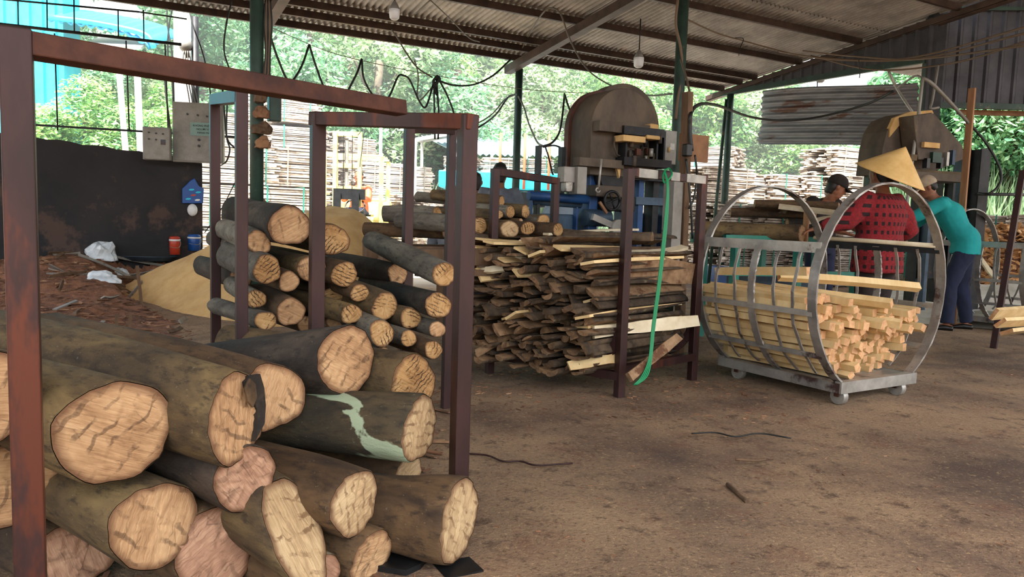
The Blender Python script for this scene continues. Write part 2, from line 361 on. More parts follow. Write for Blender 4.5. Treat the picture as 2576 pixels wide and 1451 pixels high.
mb = MB(); b = 0; n2 = int(6.5/WAVE*4)
for i in range(n2+1):
    e = eg+.0+i*WAVE/4; dz = .02*math.sin(2*math.pi*i/4)+.12; mb.v += [RF(e, 1.2, dz+.25), RF(e, 13.4, dz+.25)]
for i in range(n2): a = 2*i; mb.f.append([a, a+1, a+3, a+2]); mb.m.append(0); mb.sm.append(True)
struct('ceiling', mb, M['roofm'])
# purlins
ss = [rs(RP(1720, y)) for y in (214, 184, 164, 101, 7)]
ss = [0.02]+ss[1:]; ss += [ss[-1]+1.5, ss[-1]+3.0]
print('purlins', [round(x, 2) for x in ss], 'gable', eg)
tn = 1
for s in ss:
    mb = MB(); mb.beam(RF(-12, s, -.01), RF(eg, s, -.01), .05, .09); struct('trim_%d' % tn, mb, M['purlin']); tn += 1
# rafters (pairs of angle irons) along the slope
def rafter(e, s0=-.25, s1=12, w=.06, h=.12, dz=-.13):
    global tn
    mb = MB(); mb.beam(RF(e, s0, dz), RF(e, s1, dz), w, h); mb.beam(RF(e, s0, dz-.0)+E*.05-Z*.05, RF(e, s1, dz)+E*.05-Z*.05, .10, .012); struct('trim_%d' % tn, mb, M['purlin']); tn += 1
e1 = re_(RP(1300, 140)); rafter(e1)
e645 = re_(EAVE) - 3.95; rafter(e645-.1)
rafter(-8.2)
rafter(eg-.02, -.4, 12, .05, .08, -.08)
# roof posts: a row on the eave and one inside
def post(px0, py0, px1, d, r, mat, label, grp=None, z0=0, ztop=None, steel='green_steel'):
    t = U(px0, py0, d); b = U(px1, 700, d); x, y = (t.x+b.x)/2, (t.y+b.y)/2
    zt = ztop if ztop else roofz(Vector((x, y, 0)))-.1
    mb = MB(); mb.tube([(x, y, z0), (x, y, zt)], r, 16)
    return top('roof_post', mb, M[steel], label, 'post', grp)
p1 = post(1305, 160, 1292, 12.25, .062, 0, 'slim dark steel roof post rising beside the grey-shirted worker to the rafter end', ztop=3.46)
post(1838, 232, 1812, 13.9, .062, 0, 'slim green steel roof post at the low corner under the gable', ztop=3.45)
post(646, 60, 646, 6.3, .055, 0, 'thick green steel roof post wrapped with cables behind the left log rack')
post(1712, 40, 1690, 7.6, .055, 0, 'thick green steel roof post rising behind the big band saw')
post(489, 100, 497, 10.4, .048, 0, 'dark roof post beside the two grey control panels on the left', ztop=3.65, steel='dark_steel')
# leaning thin pole beside the gable post
mb = MB(); mb.tube([U(1828, 250, 13.2), Vector((U(1798, 425, 13.2).x, U(1798, 425, 13.2).y, 0.0))], .03, 8); top('leaning_pole', mb, M['green_steel'], 'thin pole leaning against the low corner roof post', 'pole')
# gable sheeting
GP = RF(eg, 0)
def GPl(px, py): return Pl(px, py, GP, E)
gb0, gb1 = GPl(1839, 228), GPl(2325, 168)
mb = MB(); s = .0; sg1 = rs(gb1); b = 0; W2 = .2; k = 0
zlow = 3.52; s = .3
prof = [(0,0),(.06,0),(.085,.028),(.115,.028),(.14,0),(.2,0)]
while s < 12:
    for (a, h_), (c_, g_) in zip(prof[:-1], prof[1:]):
        p = [RF(eg, s+a), RF(eg, s+c_)]; q0, q1 = p[0].copy(), p[1].copy(); zl = 3.50
        if s < sg1 or True:
            lo = zl if s+c_ <= sg1+.05 else 2.78
            q0.z = lo; q1.z = lo; off0, off1 = E*(-h_), E*(-g_)
            p[0].z -= .02; p[1].z -= .02
            mb.add([p[0]+off0, p[1]+off1, q1+off1, q0+off0], [(0,1,2,3)])
    s += .2
    if s > sg1+.05: break
struct('wall_gable', mb, M['siding'])
mb = MB(); mb.beam(GP+N*.3+Z*(-.09), RF(eg, sg1)*1+Z*(3.48-RF(eg, sg1).z), .06, .09); struct('trim_%d' % tn, mb, M['green_steel']); tn += 1
# hanging corrugated sheet below the gable
a = GPl(1920, 228); b_ = GPl(2312, 205); c = GPl(1910, 363)
mb = MB(); zt, zb = a.z, c.z; L = (Vector((b_.x,b_.y,0))-Vector((a.x,a.y,0))); nn = 110
rows = []
for j in range(nn+1):
    t = j/nn; z = zt+(zb-zt)*t; bow = .02*math.sin(t*2*math.pi*9)
    row = []
    for i in range(13):
        u = i/12; zt2 = zt+(b_.z-zt)*u; zb2 = zb+(GPl(2300, 366).z-zb)*u; p = Vector((a.x, a.y, zt2+(zb2-zt2)*t))+L*u; p -= E*(bow+.05*math.sin(u*3)*t+.02*math.sin(u*9+t*3)); p.z += .02*math.sin(u*5)*(1-t)
        if i == 0: p -= L*.02*t*math.sin(t*9)
        row.append(p)
    rows += row
mb.add(rows, [(j*13+i, j*13+i+1, (j+1)*13+i+1, (j+1)*13+i) for j in range(nn) for i in range(12)], 0, True)
o = top('hanging_sheet', mb, M['hung'], 'grey rusty corrugated sheet hanging below the gable opening', 'metal sheet')
sm = o.modifiers.new('s', 'SOLIDIFY'); sm.thickness = .003
# right wall
CP = U(2336, 300, 10.8)
mb = MB(); mb.box((CP.x, CP.y, 2.4), (.2, .2, 4.8)); 
o = top('wall_column', mb, M['dark_steel'], 'thick dark column between gable opening and right siding wall', 'column')
WD = Vector((1, -.02, 0)).normalized(); mb = MB(); x = 0
w0 = Vector((CP.x+.05, CP.y, 0)); WN = Vector((WD.y, -WD.x, 0))
zb = U(2400, 283, 10.8).z+.07
while x < 4.5:
    for (a_, h_), (c_, g_) in zip(prof[:-1], prof[1:]):
        p = w0+WD*(x+a_)+WN*h_; q = w0+WD*(x+c_)+WN*g_
        mb.add([p+Z*6, q+Z*6, q+Z*zb, p+Z*zb], [(0,1,2,3)])
    x += .2
struct('wall_right', mb, M['siding'])
mb = MB(); mb.beam(w0+WN*.05+Z*(zb+.02), w0+WD*4.6+WN*.05+Z*(zb+.02), .06, .08); mb.beam(w0+WN*.05+Z*(zb+1.35), w0+WD*4.6+WN*.05+Z*(zb+1.45), .03, .05); struct('trim_%d' % tn, mb, M['green_steel']); tn += 1
mb = MB(); mb.beam(w0+WD*.4-WN*.1+Z*(zb-.05), w0+WD*4.6-WN*.1+Z*(zb-.03), .05, .07); struct('trim_%d' % tn, mb, M['brown_board']); tn += 1
# low sooty wall on the eave line, left
def EP(px, py, off=0): return Pl(px, py, EAVE+N*off, N)
wl, wr = EP(88, 345), EP(508, 405)
mb = MB(); dl = Vector((wr.x-wl.x, wr.y-wl.y, 0)); far = Vector((wl.x, wl.y, 0))-dl*1.0
nw = 30; pts = []
for i in range(nw+1):
    t = i/nw; p = far+dl*2*t; ztp = wl.z+(wr.z-wl.z)*(2*t-1)
    pts += [p, p+Z*(ztp+.012*math.sin(i*1.9))]
mb.add(pts, [(2*i, 2*i+1, 2*i+3, 2*i+2) for i in range(nw)])
o = struct('wall_left', mb, M['wallm']); sm = o.modifiers.new('s', 'SOLIDIFY'); sm.thickness = .06; sm.offset = 0
# mesh-fence bars above the low wall
fr = empty('fence_frame', (far+dl)[:], 'thin black bar framework standing above the low sooty wall', 'fence')
def bar(p0, p1, r=.012, par=fr, nm='rail'): MB().tube([p0, p1], r, 6).build(nm, M['dark_steel'], par)
bar(EP(-40, 56), EP(456, 112), .02); bar(EP(-40, -6), EP(350, 30), .012); bar(EP(350, 30), EP(470, 48), .010); bar(EP(85, 314), EP(600, 345), .014)
for px in (45, 118, 186, 297, 361): bar(EP(px, -2 if px < 200 else 25), EP(px+1, 60+ (px-0)*.12), .008, fr, 'upright')
for px in (141, 321, 419): bar(EP(px-4, 70+px*.1), EP(px+4, 328), .009, fr, 'upright')
# ================================================================== WORLD AND LIGHT
sc = bpy.context.scene; sc.view_settings.view_transform = 'Standard'; sc.view_settings.look = 'None'; sc.view_settings.gamma = 1; sc.view_settings.use_curve_mapping = False
w = bpy.data.worlds.new('world'); sc.world = w; w.use_nodes = True; nt = w.node_tree; bg = nt.nodes['Background']
sky = nt.nodes.new('ShaderNodeTexSky'); sky.sky_type = 'NISHITA'; sky.sun_disc = False; sky.sun_elevation = R(62); sky.sun_rotation = R(150); sky.dust_density = 5; sky.air_density = 1.2; sky.ozone_density = .6
hs = nt.nodes.new('ShaderNodeHueSaturation'); hs.inputs['Saturation'].default_value = .35
nt.links.new(sky.outputs[0], hs.inputs['Color']); nt.links.new(hs.outputs[0], bg.inputs[0]); bg.inputs[1].default_value = .5
sd = bpy.data.lights.new('sun', 'SUN'); sd.energy = 20.0; sd.angle = R(.6); sd.color = (1, .97, .92); so = bpy.data.objects.new('sun', sd); COL.objects.link(so)
so.rotation_euler = (R(27), 0, R(-20))    # high sun, a little behind and to the right of the camera
sc.view_settings.exposure = .36
try:
    sc.cycles.max_bounces = 8; sc.cycles.diffuse_bounces = 5; sc.cycles.use_denoising = True; sc.cycles.use_adaptive_sampling = True; sc.cycles.adaptive_threshold = .02; sc.cycles.sample_clamp_indirect = 8
except Exception as ex: print(ex)
# ================================================================== LOGS
def dirv(az, el=0): a, e = R(az), R(el); return Vector((math.sin(a)*math.cos(e), math.cos(a)*math.cos(e), math.sin(e)))
LOGN = 0
def log(px, py, d, r, az, el, L, label, barkm='bark_brown', cutm='cut_tan', cut=None, group=None, taper=.95, sq=1.0, lump=.085, rot=0, hires=True):
    """px,py,d: centre of the sawn end nearest the camera; az,el: heading away from that end; cut: heading of the saw cut."""
    global LOGN; LOGN += 1; rn = random.Random(LOGN*17+3)
    C = U(px, py, d); a = dirv(az, el); ref = Z; x = a.cross(ref).normalized(); y = x.cross(a).normalized()
    mat = Matrix((x, y, a)).transposed().to_4x4(); mat.translation = C
    n = 44 if hires else 22; ns = 16 if hires else 7
    ph = [rn.uniform(0, 6.28) for _ in range(8)]; am = [rn.uniform(.4, 1)*lump for _ in range(8)]
    def rad(t, s):
        q = 1 + am[0]*math.cos(2*t+ph[0]+s*.8)*.9 + am[1]*math.cos(3*t+ph[1]-s*1.5)*.6 + am[2]*.35*math.cos(5*t+ph[2]+s*3) + am[3]*.16*math.cos(9*t+ph[3]+s*4) + am[4]*.05*math.cos(14*t+ph[5]+s*7)*max(0, 1-s*5)
        q *= 1 + lump*.6*math.sin(s*5/L+ph[4]) + (taper-1)*s/L
        return r*q
    if cut is not None: cn = dirv(*cut)
    else: cn = dirv(az+rn.uniform(-9, 9), el+rn.uniform(-7, 7))
    cl = Vector((cn.dot(x), cn.dot(y), cn.dot(a)))
    mb = MB(); rings = []
    svals = [0, .006]+[L*((i+1)/ns) for i in range(ns)]
    near = []
    for si, s in enumerate(svals):
        ring = []
        for k in range(n):
            t = 2*math.pi*k/n; rr = rad(t, s)*(.97 if si == 0 else 1); p = Vector((rr*math.cos(t+rot), rr*sq*math.sin(t+rot), s))
            off = -(p.x*cl.x+p.y*cl.y)/cl.z; f = max(0, 1-s/(L*.55)); p.z += off*f - (0 if si else .002*math.sin(k*1.3)+.0015*math.sin(k*2.1+1))
            ring.append(p)
        mb.v += ring
        if si == 0: near = ring
        farr = ring
    for i in range(len(svals)-1):
        for k in range(n):
            a0 = i*n+k; a1 = i*n+(k+1) % n; mb.f.append([a0, a1, a1+n, a0+n]); mb.m.append(0); mb.sm.append(True)
    o = mb.build('log', M[barkm]); o.matrix_world = mat
    tag(o, label, 'log', group)
    def disc(ring, name, inset):
        nr = 9 if hires else 5; cen = sum(ring, Vector())/n; q = MB(); q.v.append(cen.copy()); q.rad[0] = 0.
        for j in range(1, nr+1):
            f = j/nr
            for k in range(n):
                p = cen+(ring[k]-cen)*f*(.985 if j == nr else 1)
                h = .0022*math.sin(p.x*190+ph[5]+math.sin(p.y*70)*2)+.0015*math.sin(p.y*240+p.x*90+ph[6])
                p = p + Vector((0, 0, inset*(1 if j < nr else -.2)+h*(r/.1)*(0 if j == nr else 1))); q.rad[len(q.v)] = f; q.v.append(p)
        for k in range(n): q.f.append([0, 1+k, 1+(k+1) % n]); q.m.append(0); q.sm.append(True)
        for j in range(nr-1):
            for k in range(n):
                a0 = 1+j*n+k; a1 = 1+j*n+(k+1) % n; q.f.append([a0, a0+n, a1+n, a1]); q.m.append(0); q.sm.append(True)
        c = q.build(name, M[cutm]); c.parent = o; return c
    disc(near, 'sawn_face', -.002); disc(farr, 'sawn_face', .002)
    bpy.context.view_layer.update(); return o
# settled lie of every log: distance, radius, heading, tilt, length
OPT = {"F":[[1.78,0.1207,-62.3,2.8,1.11],[1.907,0.1175,-62.5,3.8,1.18],[2.24,0.1061,-62.1,3.8,1.1],[2.411,0.1166,-59.8,-12.2,1.16],[2.52,0.094,-60.6,1.0,0.88],[2.358,0.1019,-75.6,-1.4,0.85],[2.497,0.0846,-72.4,2.2,0.93],[2.114,0.0997,-58.6,1.6,0.53],[1.986,0.1017,-56.1,9.3,0.96],[1.945,0.0918,-60.0,4.5,0.91],[1.864,0.114,-59.1,3.9,1.1],[1.991,0.1086,-56.2,6.2,1.0],[2.159,0.0812,-60.2,4.2,0.73],[2.027,0.0811,-57.5,3.7,0.8],[2.26,0.1199,-71.6,-2.7,0.3],[1.62,0.11,-70.0,2.0,0.9],[1.845,0.1047,-72.3,-0.0,0.9],[2.089,0.0972,-61.7,0.4,0.91],[2.709,0.0702,-67.0,1.4,0.9],[2.45,0.0624,-68.3,3.6,0.98],[2.626,0.0852,-63.2,3.0,0.89],[2.863,0.0804,-63.1,2.0,0.9]],"S":[[2.951,0.078,-34.8,3.4,0.74],[2.954,0.0492,-34.9,4.0,0.5],[3.15,0.062,-40.0,2.0,0.8],[2.903,0.0571,-37.6,3.6,0.49],[2.981,0.0417,-40.2,3.5,0.79],[3.077,0.0576,-41.2,1.6,0.79],[3.074,0.0549,-41.1,2.4,0.8],[2.956,0.0397,-30.9,1.7,0.47],[2.937,0.0597,-32.0,0.5,0.58],[2.899,0.039,-39.9,-0.1,0.55],[3.077,0.041,-37.7,5.8,0.81],[3.069,0.0589,-38.4,4.8,0.79],[2.969,0.0426,-41.5,1.7,0.79],[3.083,0.0435,-41.8,1.0,0.79],[2.912,0.0502,-35.0,3.6,0.7],[2.995,0.0335,-40.0,1.3,0.7],[2.952,0.032,-38.1,1.9,0.6],[3.0,0.037,-40.0,2.0,0.7],[3.057,0.0361,-39.8,1.8,0.7],[3.017,0.0529,-30.1,0.3,0.85],[2.986,0.0498,-30.3,6.9,0.85],[3.223,0.0446,-40.1,1.3,0.7],[3.138,0.0353,-40.1,1.0,0.7],[3.15,0.034,-40.2,1.0,0.7],[3.193,0.0284,-40.0,-0.6,0.71],[3.435,0.0513,-38.4,1.9,0.59],[3.371,0.046,-33.7,3.4,0.4],[3.443,0.0492,-40.1,2.2,0.7]],"B":[[5.004,0.0589,-61.8,1.0,0.47],[5.139,0.059,-48.6,0.8,0.9],[5.193,0.0359,-50.3,2.0,0.6],[5.238,0.0459,-51.9,2.2,0.6],[5.101,0.0566,-49.0,-0.8,0.79],[5.127,0.0462,-49.4,-0.2,0.81],[5.305,0.034,-49.6,-0.5,0.79],[5.351,0.0515,-48.0,0.3,0.59],[5.371,0.0462,-51.3,3.6,0.6],[5.102,0.0451,-49.8,-0.1,0.6],[5.25,0.018,-50.0,0.0,0.6],[5.515,0.0451,-58.2,3.0,0.61],[5.345,0.0416,-60.3,3.9,0.6],[5.276,0.0592,-79.8,-0.2,0.39],[5.237,0.0494,-78.0,-0.2,0.6]]}
# --- pile in the front rack
g = 'big logs of the front pile'
FL = [
 (290,1086,1.80,.122,-60,2,1.1,'big log with round smooth tan end, beside the nearest rack post','bark_olive','cut_tan',(-46,-4)),
 (597,1050,1.98,.122,-66,2,1.2,'big olive log with dark flap on its slanted end, in the front pile','bark_olive','cut_tan',(-72,-6)),
 (684,1000,2.28,.108,-60,3,1.1,'log end peeping out right behind the one with the dark flap','bark_brown','cut_tan',(-45,-4)),
 (872,905,2.42,.117,-54,-14,1.15,'black charred log with large pale oval end, topmost of the front pile','bark_dark','cut_tan',(-48,-2)),
 (1040,962,2.52,.094,-62,1,.9,'short stubby log with ragged orange end, right below the topmost one','bark_olive','cut_grooved',(-45,0)),
 (1056,1078,2.36,.102,-74,1,.95,'thick log with big pale green lichen patches and narrow end','bark_lichen','cut_pale',(-68,0)),
 (1028,1202,2.42,.082,-72,2,.95,'log with pale split end, tucked under the lichen-patched log','bark_brown','cut_pale',(-62,0)),
 (893,1266,2.12,.100,-72,1,1.0,'brown log with pale chipped oval end, left of the big corner log','bark_brown','cut_pale',(-62,-3)),
 (745,1340,2.05,.105,-60,10,1.0,'grey-brown log sawn at a long slant with a splinter at its tip','bark_olive','cut_pale',(-72,-36)),
 (618,1205,1.97,.093,-52,5,.9,'log with pinkish cracked end in the middle of the front pile','bark_dark','cut_pink',(-50,8)),
 (390,1322,1.93,.118,-60,4,1.1,'big olive log low in the front pile, beside and below the smooth-ended one','bark_olive','cut_tan',(-58,-3)),
 (540,1390,1.98,.108,-58,6,1.0,'log with pink angular end at the bottom of the front pile','bark_brown','cut_pink',(-45,-6)),
 (935,1402,2.18,.082,-66,6,1.0,'small orange-ended log at the foot of the front pile','bark_brown','cut_tan',(-58,10)),
 (790,1462,2.0,.080,-52,4,.8,'lowest log, its arched top just in view at the bottom edge','bark_brown','cut_pink',(-40,5)),
 (1156,1308,2.30,.122,-78,-3,.5,'squat brown log with pale pointed-oval end, lying against the right rack post foot','bark_brown','cut_pale',(-66,0)),
]
FLOGS = []
for f, q in zip(FL, OPT['F']): FLOGS.append(log(f[0], f[1], *q, f[7], barkm=f[8], cutm=f[9], cut=f[10], group=g))
# dark bark flap over the second log's sawn end
fl = FLOGS[1]; q2 = OPT['F'][1][0]
mb = MB(); pts = [(628, 945), (652, 940), (668, 975), (668, 1020), (664, 1065), (648, 1105), (640, 1110), (646, 1068), (650, 1030), (636, 1010), (624, 985), (620, 960)]
c_ = cut0 = dirv(-72, -6); p0_ = U(597, 1050, q2)
poly = [Pl(x, y, p0_-cut0*.012, cut0)-cut0*.004*math.sin(k*2.2) for k, (x, y) in enumerate(pts)]; mb.prism(poly, cut0*.012); mb.build('bark_flap', M['bark_dark'], fl)
mb = MB(); poly = [Pl(x, y, p0_-cut0*.03, cut0) for x, y in ((618, 975), (630, 950), (645, 965), (648, 1000), (638, 1026), (626, 1010))]; mb.prism(poly, cut0*.008); mb.build('bark_flap', M['bark_brown'], fl, bevel=.003)
# logs mostly hidden on the left behind the nearest post
FX = [
 (-60,1010,1.62,.11,-70,2,.9,'olive log cut off by the left edge of the photo, level with the smooth-ended log','bark_olive','cut_tan',(-50,0)),
 (20,1215,1.85,.105,-72,0,.9,'dim log under the leftmost logs, behind the nearest post','bark_olive','cut_tan',(-50,0)),
 (190,1400,2.15,.10,-62,0,.9,'dim log at the lower left, half hidden by the nearest post','bark_brown','cut_pink',(-45,0)),
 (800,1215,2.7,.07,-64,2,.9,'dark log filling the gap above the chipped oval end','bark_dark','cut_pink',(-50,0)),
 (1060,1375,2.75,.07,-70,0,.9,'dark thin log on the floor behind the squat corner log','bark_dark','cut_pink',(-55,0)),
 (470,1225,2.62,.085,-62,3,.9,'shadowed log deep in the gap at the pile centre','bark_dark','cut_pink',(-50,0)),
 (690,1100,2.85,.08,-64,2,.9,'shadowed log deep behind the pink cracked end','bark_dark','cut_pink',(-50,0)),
]
for f, q in zip(FX, OPT["F"][len(FL):]): log(f[0], f[1], *q, f[7], barkm=f[8], cutm=f[9], cut=f[10], group=g)
# --- pile in the second rack
g = 'thinner logs stacked in the second rack'
SL = [
 (728,568,2.95,.078,-36,3,.75,'thick rough-barked log on top of the second stack, left side','bark_dark','cut_tan',(-30,0)),
 (650,609,3.0,.050,-32,2,.6,'small log with clean pale end below the thick rough-barked one','bark_grey','cut_tan',(-25,0)),
 (838,603,3.15,.062,-40,2,.8,'log with grey scored end, half hidden right of the middle post','bark_olive','cut_grooved',(-20,0)),
 (672,678,2.95,.058,-34,3,.66,'grey-barked log with two deep saw scores across its end','bark_grey','cut_grooved',(-28,0)),
 (727,708,3.0,.042,-40,2,.8,'small round-ended log just left of the middle post','bark_brown','cut_tan',(-25,0)),
 (783,675,3.1,.058,-42,2,.8,'log with green tinged bark peeping out left of the middle post','bark_olive','cut_tan',(-25,0)),
 (866,690,3.08,.055,-42,2,.8,'log with arched saw scores just right of the middle post','bark_brown','cut_grooved',(-25,0)),
 (644,752,2.98,.040,-30,2,.6,'small log with black cracked end, second from the bottom left','bark_grey','cut_grooved',(-28,0)),
 (732,784,2.95,.060,-32,1,.65,'log with tall oval end and grey stain at its top','bark_brown','cut_tan',(-35,-4)),
 (668,807,2.9,.039,-40,0,.55,'small grey log with notched end at the bottom left of the second stack','bark_grey','cut_grooved',(-30,0)),
 (905,737,3.08,.041,-40,2,.8,'small log with slanting scored end between two arched ones','bark_brown','cut_grooved',(-30,0)),
 (968,771,3.02,.058,-44,2,.8,'log with torn bark hanging over its scored end','bark_olive','cut_grooved',(-35,0)),
 (884,790,3.0,.043,-40,2,.8,'small log with vertical saw scores right of the middle post foot','bark_olive','cut_grooved',(-25,0)),
 (1033,800,3.05,.043,-44,2,.8,'small olive-barked log, end split, under the long dark log','bark_olive','cut_grooved',(-30,0)),
 (960,838,2.9,.050,-36,3,.7,'log with wide end scored in many slanting grooves','bark_grey','cut_grooved',(-30,-6)),
 (1028,851,2.95,.033,-44,2,.7,'small split-ended log marked green, low in the second stack','bark_grey','cut_grooved',(-30,0)),
 (963,891,2.95,.032,-38,2,.6,'small yellow-ended log right beside the charred log end','bark_grey','cut_grooved',(-30,0)),
 (1090,880,3.0,.037,-40,2,.7,'small clean round log end, lowest at the right of the second stack','bark_brown','cut_grooved',(-20,0)),
 (1100,828,3.05,.036,-40,2,.7,'small pale shaggy-ended log under the long dark log end','bark_grey','cut_tan',(-25,0)),
 (1102,768,3.02,.053,-28,6,.85,'long dark log, second from the top at the right of the stack','bark_dark','cut_grooved',(-14,0)),
 (1117,690,3.0,.050,-28,7,.85,'long silver-barked log lying on top at the right','bark_grey','cut_grooved',(-14,0)),
 (838,745,3.25,.045,-40,1,.7,'log end half hidden behind the middle post, lower part','bark_brown','cut_grooved',(-20,0)),
 (842,812,3.2,.036,-40,1,.7,'small log end behind the middle post foot','bark_brown','cut_tan',(-20,0)),
 (768,815,3.15,.034,-40,1,.7,'small yellow log end left of the middle post foot','bark_brown','cut_tan',(-20,0)),
 (905,820,3.15,.028,-40,1,.7,'tiny log end right above the charred log end','bark_brown','cut_grooved',(-20,0)),
 (605,700,3.35,.05,-38,2,.6,'dark log at the left side of the stack, behind the slim posts','bark_dark','cut_tan',(-25,0)),
 (590,622,3.3,.045,-34,2,.4,'grey log poking left out of the second stack','bark_grey','cut_tan',(-25,0)),
 (1000,690,3.5,.05,-40,2,.7,'log hidden in the dark behind the long dark log','bark_dark','cut_tan',(-25,0)),
]
for f, q in zip(SL, OPT['S']): log(f[0], f[1], *q, f[7], barkm=f[8], cutm=f[9], cut=f[10], group=g, hires=f[3] > .045)
# --- pile on the timber bed behind
g = 'logs on the timber bed by the far rack'
BL = [
 (1146,562,5.1,.060,-60,1,.55,'thick log with orange scored end behind the front right post','bark_grey','cut_grooved',(-45,0)),
 (1205,567,5.05,.058,-50,1,.9,'round scored log end right of the front right post','bark_brown','cut_grooved',(-20,0)),
 (1253,540,5.2,.036,-50,2,.6,'thin log on the far bed with small round scored end','bark_olive','cut_grooved',(-25,0)),
 (1284,533,5.25,.046,-52,4,.6,'log on the far bed with pointed oval end, upper row','bark_grey','cut_grooved',(-50,0)),
 (1282,576,5.05,.056,-50,0,.8,'log on the far bed with weathered pale grey end','bark_olive','cut_pale',(-10,0)),
 (1328,574,5.1,.046,-50,0,.8,'log on the far bed with bold slanting scores, lower row','bark_brown','cut_grooved',(-15,0)),
 (1350,568,5.3,.034,-50,0,.8,'slim log on the far bed with one dark score','bark_brown','cut_tan',(-30,0)),
 (1367,556,5.2,.050,-48,0,.6,'orange scored log end left of the far rack post','bark_grey','cut_grooved',(-35,0)),
 (1322,532,5.35,.046,-52,4,.6,'mossy log on the far bed, upper row right','bark_olive','cut_grooved',(-50,0)),
 (1404,578,5.2,.046,-48,0,.6,'scored log end right of the far rack post','bark_brown','cut_grooved',(-35,0)),
 (1310,555,5.25,.018,-50,0,.6,'branch stub between the log ends on the far bed','bark_brown','cut_tan',(-35,0)),
 (1215,508,5.5,.045,-58,3,.6,'log with bark up, topmost on the far bed','bark_grey','cut_grooved',(-55,0)),
 (1262,506,5.4,.042,-60,2,.6,'pale brown log lying on top of the far bed','bark_olive','cut_grooved',(-60,0)),
 (1100,540,5.35,.060,-80,0,.4,'thick grey stub lying crosswise at the left of the far bed','bark_grey','cut_grooved',(-60,0)),
 (1122,583,5.3,.05,-78,0,.6,'brown log low on the far bed by the slim post','bark_brown','cut_tan',(-60,0)),
]
for f, q in zip(BL, OPT['B']): log(f[0], f[1], *q, f[7], barkm=f[8], cutm=f[9], cut=f[10], group=g, hires=False)
# timber bed under them
c = U(1215, 600, 5.35); bx = dirv(62); by = dirv(-28)
t = empty('timber_bed', (c.x, c.y, 0), 'brown beam platform carrying the logs by the far rack', 'platform')
for i in (-1, 0, 1): MB().beam(Vector((c.x, c.y, .80))+by*.36*i-bx*.75, Vector((c.x, c.y, .80))+by*.36*i+bx*.55, .10, .10).build('beam', M['old_wood'], t)
for i in (-1, 1):
    for j in (-.7, .45): MB().beam(Vector((c.x, c.y, 0))+by*.36*i+bx*j, Vector((c.x, c.y, .75))+by*.36*i+bx*j, .07, .07).build('leg', M['old_wood'], t)
MB().beam(Vector((c.x, c.y, .70))-by*.4-bx*.65, Vector((c.x, c.y, .70))-by*.4+bx*.5, .05, .04).build('cross_rail', M['old_wood'], t)
# ================================================================== RACKS
def rpost(rk, px, pyt, d, w=.05, zt=None, name='post', lean=0):
    p = U(px, pyt, d); z = zt if zt else p.z
    mb = MB(); mb.beam((p.x, p.y, .0), (p.x+lean, p.y, z), w, w, upv=E); mb.build(name, M[rk['m']], rk['o'], bevel=.003); return Vector((p.x+lean, p.y, z))
# front rack
o = empty('log_rack', G(1152, 1430)[:], 'dark red-brown square-tube rack around the big log pile in front', 'rack'); rk = dict(o=o, m='rust')
A0 = rpost(rk, 40, 74, 1.385, .052, lean=0); P1 = rpost(rk, 1177, 290, 2.30); P2 = rpost(rk, 800, 285, 2.78)
MB().beam(P2-(P1-P2).normalized()*.025-Z*.02, P1+(P1-P2).normalized()*.025-Z*.02, .05, .048).build('top_beam', M['rust'], o, bevel=.003)
mid = U(1010, 282, 2.36); mid.z += .012; MB().beam(A0-Z*.025+(mid-A0).normalized()*.0, mid, .045, .045, tw=.1).build('spacer_bar', M['rust2'], o, bevel=.003)
q = G(1152, 1440); MB().box((q.x, q.y, .01), (.12, .1, .015), (E, N, Z)).build('foot_plate', M['dark_steel'], o)
MB().beam((P1.x, P1.y, .05), (P2.x, P2.y, .05), .05, .05).build('bottom_beam', M['rust'], o)
# second rack (behind)
o = empty('log_rack', G(600, 850)[:], 'slim dark square-tube rack around the second stack of thinner logs', 'rack'); rk = dict(o=o, m='rust')
a = rpost(rk, 607, 228, 2.75, .042); b = rpost(rk, 540, 240, 3.35, .042); MB().beam(a-Z*.02, b-Z*.02, .045, .045).build('top_beam', M['rust'], o)
c = rpost(rk, 1030, 312, 3.45, .042); d_ = rpost(rk, 1137, 318, 4.0, .042); MB().beam(c-Z*.02, d_-Z*.02, .042, .042).build('top_beam', M['rust'], o)
# far rack ends belong to the slab rack : four posts, two top beams
o = empty('slab_rack', G(1583, 1000)[:], 'dark purple-brown rack holding the pile of bark slabs in the middle', 'rack'); rk = dict(o=o, m='rust')
Q1 = rpost(rk, 1583, 424, 4.45, .052); Q2 = rpost(rk, 1768, 440, 5.0, .05); Q3 = rpost(rk, 1246, 424, 5.05, .05); Q4 = rpost(rk, 1398, 448, 5.6, .05)
Q2.z = Q1.z
for nm, a, b in (('top_beam', Q1, Q2), ('top_beam', Q3, Q4)): MB().beam(a-Z*.02, b-Z*.02, .05, .05).build(nm, M['rust'], o, bevel=.003)
MB().beam(Vector((Q1.x, Q1.y, .17)), Vector((Q2.x, Q2.y, .17)), .05, .05).build('bottom_beam', M['rust'], o)
MB().beam(Vector((Q3.x, Q3.y, .17)), Vector((Q4.x, Q4.y, .17)), .05, .05).build('bottom_beam', M['rust'], o)
MB().beam(Vector((Q1.x, Q1.y, .13)), Vector((Q3.x, Q3.y, .13)), .05, .05).build('bottom_beam', M['rust'], o)
# white paint bands on the top beam
for f0, f1 in ((.08, .32), (.5, .62), (.72, 1.)):
    a = Q1.lerp(Q2, f0); b = Q1.lerp(Q2, f1); MB().beam(a-Z*.02, b-Z*.02, .0525, .0525).build('white_paint_band', M['galv'], o)
